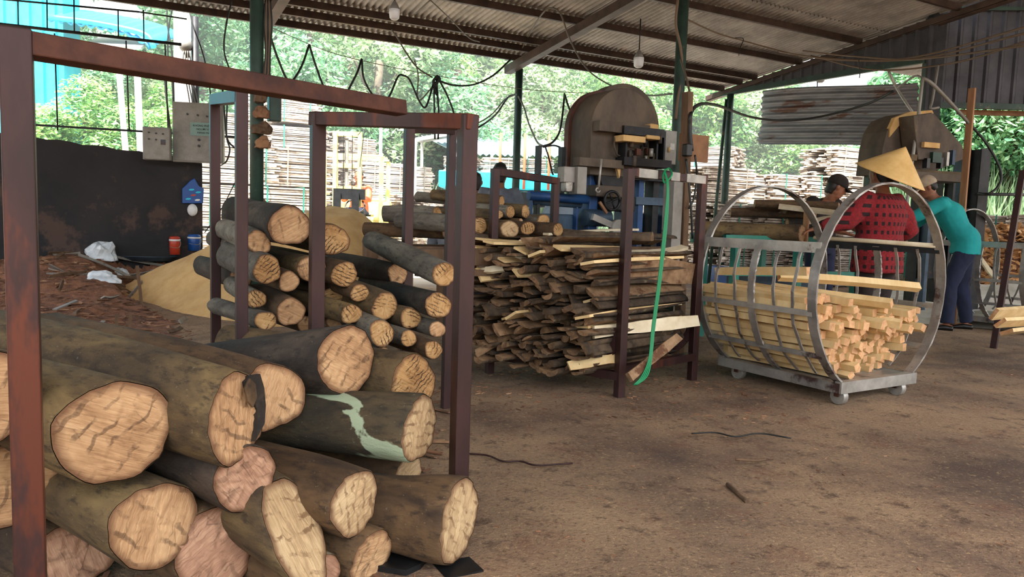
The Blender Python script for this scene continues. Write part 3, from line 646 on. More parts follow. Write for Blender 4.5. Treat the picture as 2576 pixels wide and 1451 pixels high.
# curved cradle plates between Q1-Q3 side, bottom corners rounded
for P_, D_ in ((Q1, (Q3-Q1)), (Q2, (Q4-Q2))):
    D_ = Vector((D_.x, D_.y, 0)); mb = MB(); pts = []
    for k in range(9):
        t = k/8*math.pi/2; pts.append(Vector((P_.x, P_.y, 0))+D_.normalized()*(.26-.26*math.sin(t)+.02)+Z*(.16+.26-.26*math.cos(t)))
    for a, b in zip(pts[:-1], pts[1:]): mb.beam(a, b, .05, .02, upv=D_.cross(Z).normalized())
    mb.build('cradle_curve', M['rust'], o)
# ================================================================== SLAB PILE
sx = Vector((Q2.x-Q1.x, Q2.y-Q1.y, 0)).normalized(); sn = Vector((Q3.x-Q1.x, Q3.y-Q1.y, 0)).normalized(); DN = Vector((Q3.x-Q1.x, Q3.y-Q1.y, 0)).length
def slabmesh(w, h, L, seed, flat=False):
    r_ = random.Random(seed); mb = MB(); ns = 7; nk = 7; bendy = r_.uniform(-.012, .012); bx_ = r_.uniform(-.015, .015)
    for i in range(ns+1):
        u = i/ns; z0 = bendy*math.sin(u*math.pi); x0 = bx_*math.sin(u*math.pi); ww = w*(1+.12*math.sin(u*7+seed)+.05*math.sin(u*19)); 
        hh = h*(1+.15*math.sin(u*5+seed*2)); e = L*(u-.5) + (r_.uniform(-.02, .02) if i in (0, ns) else 0)
        sk = r_.uniform(-.02, .02) if i in (0, ns) else 0
        if flat: prof = [(-ww/2, 0), (-ww/2, hh), (ww/2, hh), (ww/2, 0)]
        else: prof = [(ww/2*math.cos(math.pi*k/nk), hh*math.sin(math.pi*k/nk)**.8) for k in range(nk+1)][::-1]
        for (y_, z_) in prof: mb.v.append(Vector((e+sk*y_/w, y_+x0, z_+z0)))
    n = 4 if flat else nk+1
    for i in range(ns):
        for k in range(n):
            a0 = i*n+k; a1 = i*n+(k+1) % n; mb.f.append([a0, a1, a1+n, a0+n]); mb.m.append(0 if (k == n-1 or flat) else 1); mb.sm.append(not flat and k != n-1)
    mb.f.append(list(range(n))[::-1]); mb.m.append(2); mb.sm.append(False); mb.f.append([ns*n+k for k in range(n)]); mb.m.append(2); mb.sm.append(False)
    return mb
protos = []
for i in range(14):
    o = slabmesh(random.uniform(.055, .13), random.uniform(.016, .042), random.uniform(.88, 1.02), i).build('bark_offcut', [M['slab_wood'], M['slab_bark'], M['slab_end']]); protos.append(o)
pf = []
for i in range(4):
    o = slabmesh(random.uniform(.07, .11), random.uniform(.012, .022), random.uniform(.9, 1.0), i+50, True).build('bark_offcut', [M['wood_pale'], M['wood_pale'], M['wood_pale']]); pf.append(o)
used = set(); base = Vector((Q1.x, Q1.y, 0))
def place(o, loc, ax, roll=0, pit=0, label=None, grp=None, name=None):
    if o in used: c = o.copy(); COL.objects.link(c)
    else: c = o; used.add(o)
    x = ax.normalized(); y = Z.cross(x).normalized(); m = Matrix((x, y, x.cross(y))).transposed().to_4x4()
    c.matrix_world = Matrix.Translation(loc) @ m @ Matrix.Rotation(pit, 4, 'Y') @ Matrix.Rotation(roll, 4, 'X')
    tag(c, label, 'slab', grp); return c
gS = 'bark slabs heaped in the middle rack'
cnt = 0
zlev = .13; row = 0
while zlev < .93:
    th = .036; v = 0
    # rounded bottom corners
    dz = max(0, .36-zlev); inset = .26-math.sqrt(max(0, .26**2-min(dz, .26)**2)) if dz > 0 else 0
    v = .045+inset; vend = DN+.06-inset + .04*math.sin(row)
    while v < vend:
        wv = random.uniform(.07, .115)
        topmost = zlev > .87
        if v < vend and not (topmost and random.random() < .25):
            o = random.choice(pf) if (random.random() < (.18 if zlev > .75 else .03)) else random.choice(protos)
            ax = (sx + sn*random.uniform(-.05, .05) + Z*random.uniform(-.02, .02)).normalized()
            if random.random() < .5: ax = -ax
            loc = base + sn*(v+wv/2) + sx*(.30+random.uniform(-.07, .07)) + Z*(zlev+random.uniform(-.008, .008))
            place(o, loc, ax, roll=random.choice((0, math.pi))*1.0+random.gauss(0, .38), label='rough bark-edged offcut heaped in the middle rack, its sawn end to the left', grp=gS); cnt += 1
        v += wv*.93
    zlev += th*1.0; row += 1
print('slabs', cnt)
# distinctive pieces
def single(name, L, w, h, pc, d, ax, mats, label, cat, roll=0, flat=True, seed=3, pit=0):
    o = slabmesh(w, h, L, seed, flat).build(name, mats); c = U(pc[0], pc[1], d); x = Vector(ax).normalized(); y = Z.cross(x).normalized()
    m = Matrix((x, y, x.cross(y))).transposed().to_4x4(); o.matrix_world = Matrix.Translation(c) @ m @ Matrix.Rotation(roll, 4, 'X'); tag(o, label, cat); return o
WP = [M['wood_pale_x']]*3; SLM = [M['slab_wood'], M['slab_bark'], M['slab_end']]
def between(name, a, b, w, h, mats, label, cat, roll=0, flat=True, seed=3):
    a, b = Vector(a), Vector(b); o = slabmesh(w, h, (b-a).length, seed, flat).build(name, mats); x = (b-a).normalized(); y = Z.cross(x).normalized()
    m = Matrix((x, y, x.cross(y))).transposed().to_4x4(); o.matrix_world = Matrix.Translation((a+b)/2) @ m @ Matrix.Rotation(roll, 4, 'X'); return tag(o, label, cat)
between('plank', U(1492, 835, 4.53), U(1752, 806, 5.0), .075, .022, WP, 'clean white plank across the front of the slab pile, behind the rack post', 'plank', roll=R(84))
between('plank', U(1580, 950, 4.42), U(1702, 850, 4.7), .055, .035, [M['slab_wood']]*3, 'short brown plank leaning against the slab rack below the green strap', 'plank', roll=R(60))
between('bark_offcut', U(1585, 668, 4.66), U(1762, 690, 5.1), .16, .05, SLM, 'wide dark slab with reddish end near the top of the slab pile, right side', 'slab', roll=R(-80), flat=False, seed=5)
between('plank', U(1205, 890, 4.95), U(1345, 815, 4.95), .045, .03, [M['slab_wood']]*3, 'pale square batten sticking out low at the left of the slab pile', 'plank', roll=.5, seed=8)
between('plank', U(1322, 905, 4.85), U(1362, 835, 4.95), .018, .01, [M['slab_wood']]*3, 'thin lath hanging down from the slab pile at a steep angle', 'plank', seed=9)
between('plank', U(1600, 640, 4.75), U(1725, 625, 5.1), .07, .02, WP, 'pale plank with slanted end on top of the slab pile, right of the rack post', 'plank', roll=.2, seed=4)
between('plank', U(1415, 650, 4.8), U(1530, 657, 4.9), .05, .03, WP, 'pale board end with red mark in the upper slab pile', 'plank', roll=R(60), seed=14)
between('plank', U(1200, 680, 4.98), U(1262, 678, 4.9), .04, .025, WP, 'short pale board end at the left of the slab pile', 'plank', roll=R(60), seed=15)
between('plank', U(1280, 658, 4.96), U(1325, 660, 4.9), .06, .02, WP, 'pale stub with squared end near the upper middle of the slab pile', 'plank', roll=R(70), seed=16)
between('plank', U(1300, 614, 5.1), U(1410, 622, 5.0), .05, .02, WP, 'pale yellow board lying on top of the slab pile', 'plank', roll=R(50), seed=17)
between('plank', U(1432, 921, 4.55), U(1545, 903, 4.6), .06, .03, [M['wood_pale']]*3, 'pale plank at the very bottom of the slab pile', 'plank', roll=R(70), seed=18)
between('bark_offcut', U(1188, 600, 5.2), U(1500, 600, 5.4), .13, .045, SLM, 'long bark slab lying flat along the top of the slab pile', 'slab', flat=False, seed=6)
between('bark_offcut', U(1330, 592, 5.3), U(1640, 606, 5.0), .12, .06, SLM, 'long greyish slab crossing the top of the slab pile to the right', 'slab', flat=False, seed=7)
between('plank', U(1370, 592, 5.1), U(1600, 580, 5.7), .07, .015, WP, 'long pale board lying loosely over the top of the slab pile', 'plank', seed=20)
between('bark_offcut', U(1598, 596, 5.2), U(1690, 600, 5.8), .10, .03, SLM, 'slab with shaggy end jutting right at the top of the slab pile', 'slab', flat=False, seed=12)
# green strap
mb = MB()
for k in range(4):
    dx = k*2.2-3.5; mb.tube(smoothpath([U(1672+dx*.4, 432, 4.62), U(1680+dx*.5, 470, 4.58), U(1675+dx, 560, 4.56), U(1660+dx, 700, 4.52), U(1644+dx, 820, 4.5), U(1636+dx, 900, 4.46), U(1622+dx*2, 945, 4.42), U(1598+dx, 968, 4.4)], 5), .0045, 5)
mb.tube(smoothpath([U(1672, 428, 4.6), U(1684, 424, 4.7), U(1690, 440, 4.62), U(1672, 460, 4.6), U(1668, 440, 4.62), U(1676, 425, 4.6)], 5), .006, 5)
top('strap', mb, M['green_strap'], 'green plastic strap hanging from the painted top beam of the slab rack', 'strap')
# ================================================================== BARREL CART
CY = 2.116; ca = Vector((math.cos(CY), math.sin(CY), 0)); cn_ = Vector((-math.sin(CY), math.cos(CY), 0)); CC = Vector((2.289, 4.632, 0)); CR_, CZ, CL_, CW = .658, .69, .935, .365
def CP_(u, z, l): return CC+cn_*u+ca*l+Z*z      # u: to the photo's left
def cart(org, label, slats=True, flip=0):
    O = Vector(org); o = empty('barrel_cart', (CC+O)[:], label, 'cart')
    def ringm(l, a0=-58, a1=238, w=.045, th=.012, r=CR_, teeth=True):
        mb = MB(); n = 60; rr = random.Random(int(l*100))
        for k in range(n+1):
            t = R(a0+(a1-a0)*k/n)
            for dr in (0, th):
                for dl in (-w/2, w/2):
                    tw = (.003*rr.uniform(-1, 1) if teeth else 0); mb.v.append(CP_(-math.cos(t)*(r-dr), CZ+math.sin(t)*(r-dr)*1.0, l+dl+tw)+O)
        for k in range(n):
            a = 4*k
            for x, y in ((0,1),(1,3),(3,2),(2,0)): mb.f.append([a+x, a+y, a+4+y, a+4+x]); mb.m.append(0); mb.sm.append(x+y in (1, 5) and False)
        mb.f.append([0,1,3,2]); mb.m.append(0); mb.sm.append(False); mb.f.append([4*n+i for i in (0,2,3,1)]); mb.m.append(0); mb.sm.append(False)
        return mb
    ringm(.02, w=.06).build('ring', M['ring'], o); ringm(CL_-.02, w=.06).build('ring', M['ring'], o)
    ringm(CL_*.5, -58, 23, w=.05).build('half_ring', M['ring'], o); ringm(CL_*.5, 157, 238, w=.05).build('half_ring', M['ring'], o)
    for ang, w, h, mt in ((23, .012, .062, 'galv'), (-11, .010, .034, 'galv'), (-36, .010, .030, 'ring')):
        for sgn in (1, -1):
            t = R(ang); u = sgn*math.cos(t)*(CR_-.004); z = CZ+math.sin(t)*(CR_-.004)
            MB().beam(CP_(u, z, .02)+O, CP_(u, z, CL_-.02)+O, h if False else w, h, upv=Vector((0,0,1))).build('rail', M[mt if sgn > 0 or ang < 0 else 'dark_steel'], o)
    for sgn in (1, -1):
        for l in (.165, .31, .62, .775):
            mb = MB(); pts = [CP_(sgn*math.cos(R(a))*(CR_-.02+.006*math.sin(a*.35+l*9)), CZ+math.sin(R(a))*(CR_-.02), l+.008*math.sin(a*.12+l*20))+O for a in range(23, -60, -6)]
            for a, b in zip(pts[:-1], pts[1:]): mb.beam(a, b, .020, .006, upv=(cn_*sgn*math.cos(0)+Z*.01).normalized())
            mb.build('slat', M['ring'], o)
    z0 = .135
    for u in (-CW, CW): MB().beam(CP_(u, z0-.025, -.01)+O, CP_(u, z0-.025, CL_+.01)+O, .05, .06).build('base_rail', M['ring'], o)
    for l in (0, CL_): MB().beam(CP_(-CW-.02, z0-.02, l)+O, CP_(CW+.02, z0-.02, l)+O, .045, .07).build('base_rail', M['galv' if l == 0 else 'ring'], o)
    mb = MB(); mb.box(CP_(0, z0, CL_/2)+O, (2*CW, CL_, .012), (cn_, ca, Z)); mb.build('floor_plate', M['ring'], o)
    for u in (-CW+.1, CW-.04):
        for l in (.03, CL_-.12):
            c = CP_(u, .052, l)+O; wb = MB(); wb.tube([c-cn_*.022, c+cn_*.022], .05, 20); wo = wb.build('wheel', M['galv'], o, bevel=.004); tb_ = MB(); tb_.tube([c-cn_*.0245, c+cn_*.0245], .036, 18); tb_.build('wheel_disc', M['rust2'], wo)
            hb = MB(); hb.tube([c-cn_*.028, c+cn_*.028], .02, 12); hb.build('hub', M['rust2'], wo)
            MB().beam(c+cn_*.03+Z*-.0, c+cn_*.03+Z*.055, .03, .008).build('fork', M['rust2'], o)
    return o
cart(Vector((0,0,0)), 'round steel barrel cart on small wheels, full of squared pale sticks')
# sticks
def stickmesh(w, h, L, seed):
    r_ = random.Random(seed); mb = MB(); ns = 5
    bx, bz = r_.uniform(-.006, .006), r_.uniform(-.006, .006)
    for i in range(ns+1):
        u = i/ns; s = math.sin(u*math.pi)
        for a, b in ((-1,-1),(1,-1),(1,1),(-1,1)): mb.v.append(Vector((L*(u-.5)+(r_.uniform(-.004,.004) if i in (0,ns) else 0), a*w/2+bx*s, b*h/2+bz*s)))
    for i in range(ns):
        for k in range(4): a0 = i*4+k; a1 = i*4+(k+1) % 4; mb.f.append([a0, a1, a1+4, a0+4]); mb.m.append(0); mb.sm.append(False)
    mb.f.append([3,2,1,0]); mb.m.append(1); mb.sm.append(False); mb.f.append([ns*4+k for k in range(4)]); mb.m.append(1); mb.sm.append(False)
    return mb
sp = [stickmesh(random.uniform(.045, .052), random.uniform(.040, .050), random.uniform(.82, .90), i).build('squared_stick', [M['wood_pale'], M['stick_end']]) for i in range(8)]
gT = 'squared pale sticks in the barrel cart'; ct = 0; z = .17; used_s = set(); row = 0
while z < .68:
    umax = math.sqrt(max(0, (CR_-.045)**2-(z-CZ)**2)); u = umax-.028
    zt = lambda u: .60+.10*(u/.6)-.10*math.exp(-(u/.25)**2)+.03*math.sin(u*31)
    while u > -umax+.02:
        if z < zt(u)+.02:
            base_i = random.choice(sp)
            if base_i in used_s: c = base_i.copy(); COL.objects.link(c)
            else: c = base_i; used_s.add(c)
            dev = random.gauss(0, .02) if random.random() < .7 else random.gauss(0, .07)
            ax = (ca + cn_*dev + Z*random.gauss(0, .02)).normalized(); y = Z.cross(ax).normalized(); m_ = Matrix((ax, y, ax.cross(y))).transposed().to_4x4()
            rec = .06+.14*random.random() + (.05+.22*random.random() if z < .42 and u < .12 else 0)
            l = .43+rec-.06
            c.matrix_world = Matrix.Translation(CP_(u, z+random.uniform(-.004, .004), min(l, .60))) @ m_ @ Matrix.Rotation(random.gauss(0, .35), 4, 'X')
            tag(c, 'squared pale stick lying lengthwise among the others in the barrel cart', 'stick', gT); ct += 1
        u -= .0565
    z += .0515; row += 1
print('sticks', ct)
def cstick(a, b, label, seed=2, w=.05, h=.046, mats=None):
    a, b = Vector(a), Vector(b); o = stickmesh(w, h, (b-a).length, seed).build('squared_stick', mats or [M['wood_pale'], M['stick_end']]); x = (b-a).normalized(); y = Z.cross(x).normalized()
    o.matrix_world = Matrix.Translation((a+b)/2) @ Matrix((x, y, x.cross(y))).transposed().to_4x4() @ Matrix.Rotation(.3*seed, 4, 'X'); return tag(o, label, 'stick')
cstick(CP_(-.50, .69, .08), CP_(.30, .735, .55), 'long squared stick lying crosswise over the heap at the right of the barrel cart', 2)
cstick(CP_(-.12, .60, .02), CP_(.12, .64, .75), 'thick squared stick poking forward from the middle of the barrel cart heap', 3)
cstick(CP_(-.20, .47, .0), CP_(.0, .53, .7), 'squared stick tilted down towards the camera below the middle of the cart heap', 4)
cstick(CP_(.52, .80, .15), CP_(.50, .745, .9), 'topmost squared stick along the left side of the barrel cart', 5)
# loose long pole over the right rail
a = CP_(-.60, .965, .04); b_ = CP_(-.60, .985, .98)
mb = MB(); mb.tube([a, (a+b_)/2+Z*.003, b_], .016, 8); top('round_pole', mb, M['wood_pale_x'], 'pale round pole lying along the right top rail of the barrel cart', 'pole')
# second cart, cut by the right edge
off = G(2640, 840)-CP_(0, 0, .0); off.z = 0
c2 = cart(off, 'barrel cart cut off by the right edge of the photo, only its ring in view')
for k, (py, l) in enumerate(((790, .5), (812, .55), (835, .45))):
    a = U(2500+k*16, py, 5.9); b = a+E*.9+N*.05; cstick(a, b, ['upper', 'middle', 'lower'][k]+' pale board end poking out of the cart at the right edge', 7+k, .10, .03)
# ================================================================== HEAPS AND DEBRIS
from mathutils import noise as mn
def heap(name, x0, x1, y0, y1, fn, n, mat, label, cat, kind='stuff'):
    mb = MB(); ny_ = int(n*(y1-y0)/(x1-x0))
    idx = {}; 
    hs_ = [[fn(x0+(x1-x0)*i/n, y0+(y1-y0)*j/ny_) for i in range(n+1)] for j in range(ny_+1)]
    for j in range(ny_+1):
        for i in range(n+1): idx[(i, j)] = len(mb.v); mb.v.append(Vector((x0+(x1-x0)*i/n, y0+(y1-y0)*j/ny_, hs_[j][i])))
    for j in range(ny_):
        for i in range(n):
            xx = x0+(x1-x0)*i/n; yy = y0+(y1-y0)*j/ny_
            if xx < wr.x+.1 and (Vector((xx, yy, 0))-EAVE).dot(N) > -.16: continue
            if max(hs_[j][i], hs_[j][i+1], hs_[j+1][i], hs_[j+1][i+1]) > -.02: mb.f.append([idx[i, j], idx[i+1, j], idx[i+1, j+1], idx[i, j+1]]); mb.m.append(0); mb.sm.append(True)
    o = mb.build(name, mat); return tag(o, label, cat, None, kind)
def nz(x, y, s, o=0): return mn.noise(Vector((x*s, y*s, o)))
# sawdust heap: ridge falling to the left
pk = U(862, 516, 9.3); lf = U(275, 745, 9.0)
def fs(x, y):
    t = (x-lf.x)/(pk.x-lf.x); yc = 9.15+.1*math.sin(x)
    if t < 1: h = pk.z*t**.78+.03 if t > 0 else t*1.2
    else: h = pk.z*(1-max(0, (t-1.06))**1.6*6.0)
    h = min(h, pk.z-.02*math.sin(x*3)); h += .05*nz(x, y, 1.5)
    h -= abs(y-yc)*.52 * (1 if y < yc else 1.2)*min(1, .4+abs(y-yc)*.6)
    return h + .015*nz(x, y, 7)+.006*nz(x, y, 22)
heap('sawdust_heap', -5.6, -.5, 6.6, 11.2, fs, 120, M['sawdust'], 'pale yellow sawdust heap sloping behind the second log stack', 'sawdust')
pk2 = U(655, 486, 9.3)
def fo(x, y):
    r_ = math.hypot((x-pk2.x)/.55, (y-9.3)/.55); return pk2.z - r_*.66 + .05*nz(x, y, 3, 4)
heap('old_sawdust_heap', pk2.x-1.1, pk2.x+1.2, 8.3, 10.4, fo, 60, M['sawdust_old'], 'dark crusted sawdust mound left of the yellow heap top', 'sawdust')
def fd(x, y):
    e = min(1, max(0, (-1.8-.12*y-x)/1.2)); f = min(1, max(0, (y-4.6)/3.6)); b = min(1, max(0, (11.3-y)/.6))
    return (-.03 + (.30+.16*min(1, max(0, (y-7.6)/1.4))*min(1, max(0, (-3.7-x)/.8)))*e*f*(.35+.65*f)*(.5+.5*min(1, max(0, (-3.6-x)/1.6))) + (.07*nz(x, y, 1.4)+.05*abs(nz(x, y, 4))+.04*abs(nz(x, y, 9))+.02*nz(x, y, 21))*e*min(1, f*4))*b + (e*f*b > 0)*.0 - (.08 if e*f*b <= 0 else 0)
fd0 = fd
def fd(x, y):
    v = fd0(x, y); g_ = fs(x, y); k = min(1, max(0, (g_+.28)/.3))*min(1, max(0, (9.55-y)/.3))*min(1, max(0, (x+5.0)/.4)); return v*(1-k)+min(v, g_-.06)*k
heap('bark_debris', -9.2, -1.5, 4.4, 11.3, fd, 190, M['debris'], 'reddish brown bark litter mound along the sooty wall', 'bark litter')
# chips & sticks scattered: stuff
def chips(name, n, region, hf, smin, smax, mat, label, cat, long=3.):
    mb = MB(); rn = random.Random(len(name)*7+n)
    for _ in range(n):
        x, y = region(rn); s = rn.uniform(smin, smax); a = rn.uniform(0, 6.28); d = Vector((math.cos(a), math.sin(a), rn.uniform(-.25, .3)*(.3 if smax < .05 else 1))).normalized(); p = Vector((x, y, hf(x, y)+s*.2))
        mb.beam(p-d*s*long/2, p+d*s*long/2, s*rn.uniform(.4, .9), s*rn.uniform(.08, .3), tw=rn.uniform(-.5, .5))
    o = mb.build(name, mat); return tag(o, label, cat, None, 'stuff')
chips('bark_pieces', 3800, lambda r: (lambda y: (r.uniform(-8, -2.2), y if True else 0))(r.uniform(4.9, 9.4)), lambda x, y: fd(x, y) if fd(x, y) > fs(x, y) else -.3, .008, .035, M['chip'], 'countless bark strips lying on the litter mound', 'bark pieces', 3.5)
chips('floor_chips', 2600, lambda r: (r.uniform(-2.0, 6), 1.3+9*r.random()**1.3), lambda x, y: gh(x, y)*.8, .002, .009, M['chip'], 'tiny dark chips scattered over the floor', 'wood chips', 2.6)
chips('front_litter', 900, lambda r: (r.uniform(-2.6, -.3), r.uniform(1.6, 4.6)), lambda x, y: .01, .01, .04, M['chip'], 'bark crumbs under and around the front log pile', 'bark crumbs', 2.6)
chips('rack_litter', 700, lambda r: (r.uniform(-.4, 1.6), r.uniform(4.0, 6)), lambda x, y: gh(x, y)*.8, .004, .014, M['chip'], 'bark crumbs under the slab rack', 'bark crumbs', 2.6)
# loose laths on the debris
gl = 'weathered laths tossed on the litter mound'
for k, (x1_, y1_, x2_, y2_, d) in enumerate([(122,663,260,682,8.2),(150,640,300,672,8.8),(200,646,330,660,8.9),(230,700,330,640,8.4),(135,652,205,640,9.0),(120,690,215,672,8.0),(300,655,390,657,9.2),(185,760,200,738,6.6),(140,760,196,742,6.8),(215,640,320,668,8.6),(250,655,410,662,9.3),(150,718,160,690,7.6),(322,705,360,655,8.6),(136,628,150,616,9.4),(122,676,300,700,8.3),(170,690,270,700,8.2),(118,700,240,688,8.1),(140,645,160,700,8.6),(330,668,420,650,9.3),(250,690,350,664,8.7),(190,628,250,655,9.3),(120,650,190,652,9.0),(260,735,300,720,7.4),(420,660,470,640,9.5),(230,780,262,800,6.4),(420,800,455,782,6.3),(455,790,470,740,6.8)]):
    a, b = U(x1_, y1_, d), U(x2_, y2_, d+.25)
    a.z = max(fd(a.x, a.y), fs(a.x, a.y), 0)+.02+.012*(k%4); b.z = max(fd(b.x, b.y), fs(b.x, b.y), 0)+.02+.012*(k%3)
    between('lath', a, b, .035, .012, [M['old_wood'] if k % 2 else M['panel_grey']]*3, 'weathered thin lath tossed on the bark litter by the sooty wall', 'lath', roll=k*.4, seed=k)
    bpy.context.scene.objects[-1]
for o in list(COL.objects):
    if o.name.startswith('lath'): o['group'] = gl
# upright stake
mb = MB(); b = U(358, 775, 7.6); b.z = fd(b.x, b.y)-.05; mb.beam(b, U(345, 668, 7.55), .035, .03); top('stake', mb, M['old_wood'], 'thin wooden stake standing upright in the litter before the sawdust', 'stake')
for k, (px, py, l_) in enumerate(((294, 815, 'short'), (325, 810, 'stubby'))):
    b = G(px, py+25, .15); mb = MB(); mb.beam(b, b+Z*.14+E*.01*k, .02, .02); top('stake', mb, M['old_wood'], '%s twig standing in the litter %s the tall stake' % (l_, 'left of' if k == 0 else 'just below'), 'stake')
# crumpled bags
def crumple(name, c, r, mat, label, cat, seed=1, flat=.5, res=3):
    me = bpy.data.meshes.new(name); bm = bmesh.new(); bmesh.ops.create_icosphere(bm, subdivisions=res, radius=1)
    for v in bm.verts:
        p = v.co.copy(); k = 1+.45*mn.noise(p*1.7+Vector((seed*3.1, 0, 0)))+.22*abs(mn.noise(p*5+Vector((0, seed, 0)))); v.co = Vector((p.x*r[0]*k, p.y*r[1]*k, max(-.3, p.z)*r[2]*k))
    bm.to_mesh(me); bm.free(); me.materials.append(mat); o = bpy.data.objects.new(name, me); COL.objects.link(o); o.location = c
    o['label'] = label; o['category'] = cat; return o
def onheap(px, py, d): p = U(px, py, d); p.z = max(0, fd(p.x, p.y), fs(p.x, p.y)); return p
crumple('plastic_bag', onheap(180, 636, 9.4), (.17, .13, .12), M['bag_plastic'], 'crumpled pale plastic bag on the litter, leftmost of three by the wall', 'bag', 1)
crumple('plastic_bag', onheap(255, 640, 9.3), (.19, .13, .16), M['bag_plastic'], 'biggest crumpled pale plastic bag on the litter near the wall', 'bag', 2)
crumple('plastic_bag', onheap(303, 644, 9.3), (.08, .07, .07), M['bag_plastic'], 'small round pale bag just left of the flat blue basin', 'bag', 3)
crumple('plastic_bag', onheap(255, 715, 8.2), (.17, .08, .09), M['bag_plastic'], 'torn white plastic bag at the left foot of the sawdust slope', 'bag', 4)
crumple('plastic_bag', G(610, 845, .05), (.16, .08, .06), M['bag_plastic'], 'greyish plastic bag under the bottom left log of the second stack', 'bag', 5)
crumple('plastic_bag', onheap(150, 825, 6.0), (.05, .04, .03), M['bag_plastic'], 'small white scrap of plastic beside the nearest rack post', 'bag', 6)
# blue basin / sheet
c = onheap(370, 650, 9.6); mb = MB(); mb.loft([(c, .28, .2), (c+Z*.06, .36, .26), (c+Z*.065, .38, .28), (c+Z*.05, .33, .24), (c+Z*.02, .26, .19)], 28); top('blue_basin', mb, M['bluegrey'], 'flat grey-blue basin lying on the litter beside the red cooler', 'basin')
# coolers
def cooler(px, pyb, pyt, d, mat, label, band, wpx):
    b = U(px, pyb, d); t_ = U(px, pyt, d); r_ = wpx/F*d/2; h = t_.z-b.z; o = empty('water_cooler', b[:], label, 'cooler')
    MB().loft([(b, r_*.92, r_*.92), (b+Z*h*.72, r_, r_), (b+Z*h*.74, r_*.98, r_*.98)], 20).build('body', mat, o)
    MB().loft([(b+Z*h*.74, r_*1.03, r_*1.03), (b+Z*h*.84, r_*1.05, r_*1.05)], 20).build('white_band', band, o)
    MB().loft([(b+Z*h*.84, r_*1.0, r_*1.0), (b+Z*h*.95, r_*.95, r_*.95), (b+Z*h, r_*.7, r_*.7)], 20).build('lid', mat, o)
    MB().tube(smoothpath([b+Z*h*.8+CR*r_, b+Z*h*.55+CR*r_*1.35-fwd*.03, b+Z*h*.35+CR*r_*.9-fwd*r_*.7, b+Z*h*.4-CR*r_*.4-fwd*r_*1.05], 4), .004, 5).build('handle', M['panel_grey'], o)
cooler(440, 640, 594, 9.7, M['red_plastic'], 'small red drink cooler with white band by the sooty wall', M['white_plastic'], 26)
cooler(489, 630, 589, 9.9, M['blue_plastic'], 'small blue drink cooler with white band at the end of the sooty wall', M['white_plastic'], 31)
# things on the wall
def onwall(px, py, off=-.05): return EP(px, py, off)
a = onwall(486, 487, -.09); mb = MB(); wv, hv = .24, .27
pl = [a+E*x+Z*z for x, z in ((-.13,-.13),(.12,-.12),(.13,.07),(.07,.10),(.02,.20),(-.03,.17),(-.09,.1),(-.13,.06))]; mb.prism(pl, N*.05); o = top('shoulder_bag', mb, M['blue_plastic'], 'blue patterned bag hanging on the end of the sooty wall', 'bag', bevel=.008)
for k, (x, z, cm) in enumerate(((-.06,-.07,'cyan'),(.0,-.02,'red_plastic'),(.05,-.08,'white_plastic'),(-.02,.05,'cyan'),(.06,.02,'cyan'))):
    p = a+E*x+Z*z-N*.004; MB().prism([p+E*.035*math.cos(t*1.05)+Z*.014*math.sin(t*1.05)+E*.01*math.sin(t) for t in range(6)], N*.006).build('printed_patch', M[cm], o)
a = onwall(484, 528, -.08); mb = MB(); mb.ball(a, (.065, .05, .08), 14, 8); top('round_bag', mb, M['white_plastic'], 'small white rounded bag hanging below the blue patterned bag', 'bag')
# control panels
def panel(x0, y0, x1, y1, label, dep, doors):
    p = onwall((x0+x1)/2, (y0+y1)/2, -.30); sx_ = abs((U(x1, y0, p.y)-U(x0, y0, p.y)).length)*1.0; sz = (U(x0, y0, p.y)-U(x0, y1, p.y)).length; ex = (CR*.96+fwd*.18); ex.z = 0; ex.normalize(); ey = Vector((-ex.y, ex.x, 0))
    mb = MB(); mb.box(p, (sx_, dep, sz), (ex, ey, Z)); o = top('control_panel', mb, M['panel_grey'], label, 'control panel', bevel=.006)
    fr_ = p-ey*(dep/2)
    MB().box(fr_-ey*.004, (sx_*.95, .01, sz*.95), (ex, ey, Z)).build('door', M['panel_grey'], o, bevel=.003)
    for (u, v, r_) in doors:
        c = fr_+ex*sx_*(u-.5)+Z*sz*(.5-v); MB().tube([c, c-ey*.025], r_, 10).build('button', M['knob'], o)
    return o, fr_, ex, ey, sx_, sz
o, fr_, ex, ey, sx_, sz = panel(441, 262, 560, 408, 'large grey control cabinet with a notice, on the dark roof post', .10, [(.3,.2,.012),(.5,.21,.012),(.68,.22,.012),(.52,.62,.016),(.52,.72,.016)])
MB().box(fr_+ex*sx_*.13+Z*sz*.06-ey*.012, (sx_*.56, .004, sz*.22), (ex, ey, Z)).build('notice', surf('notice_plate', '6f8f88', '7f9f98', 5, .5, 0, 0), o)
def txt(body, loc, ex, size, mat, parent, align='CENTER'):
    cu = bpy.data.curves.new('lettering', 'FONT'); cu.body = body; cu.size = size; cu.align_x = align; cu.extrude = .0008; cu.materials.append(mat)
    t = bpy.data.objects.new('lettering', cu); COL.objects.link(t); t.parent = parent; bpy.context.view_layer.update(); me = bpy.data.meshes.new_from_object(t.evaluated_get(bpy.context.evaluated_depsgraph_get())); bpy.data.objects.remove(t)
    t = bpy.data.objects.new('lettering', me); COL.objects.link(t); t.parent = parent; t.matrix_world = Matrix.Translation(loc) @ Matrix((ex, Z, ex.cross(Z))).transposed().to_4x4(); return t
for k, s_ in enumerate(('KHÔNG PHẬN SỰ', 'NGƯỜI VẬN', 'HÀNH MÁY')): txt(s_, fr_+ex*sx_*.13+Z*(sz*(.115-.058*k)-.01)-ey*.016, ex, sz*.045, M['dark_steel'], o)
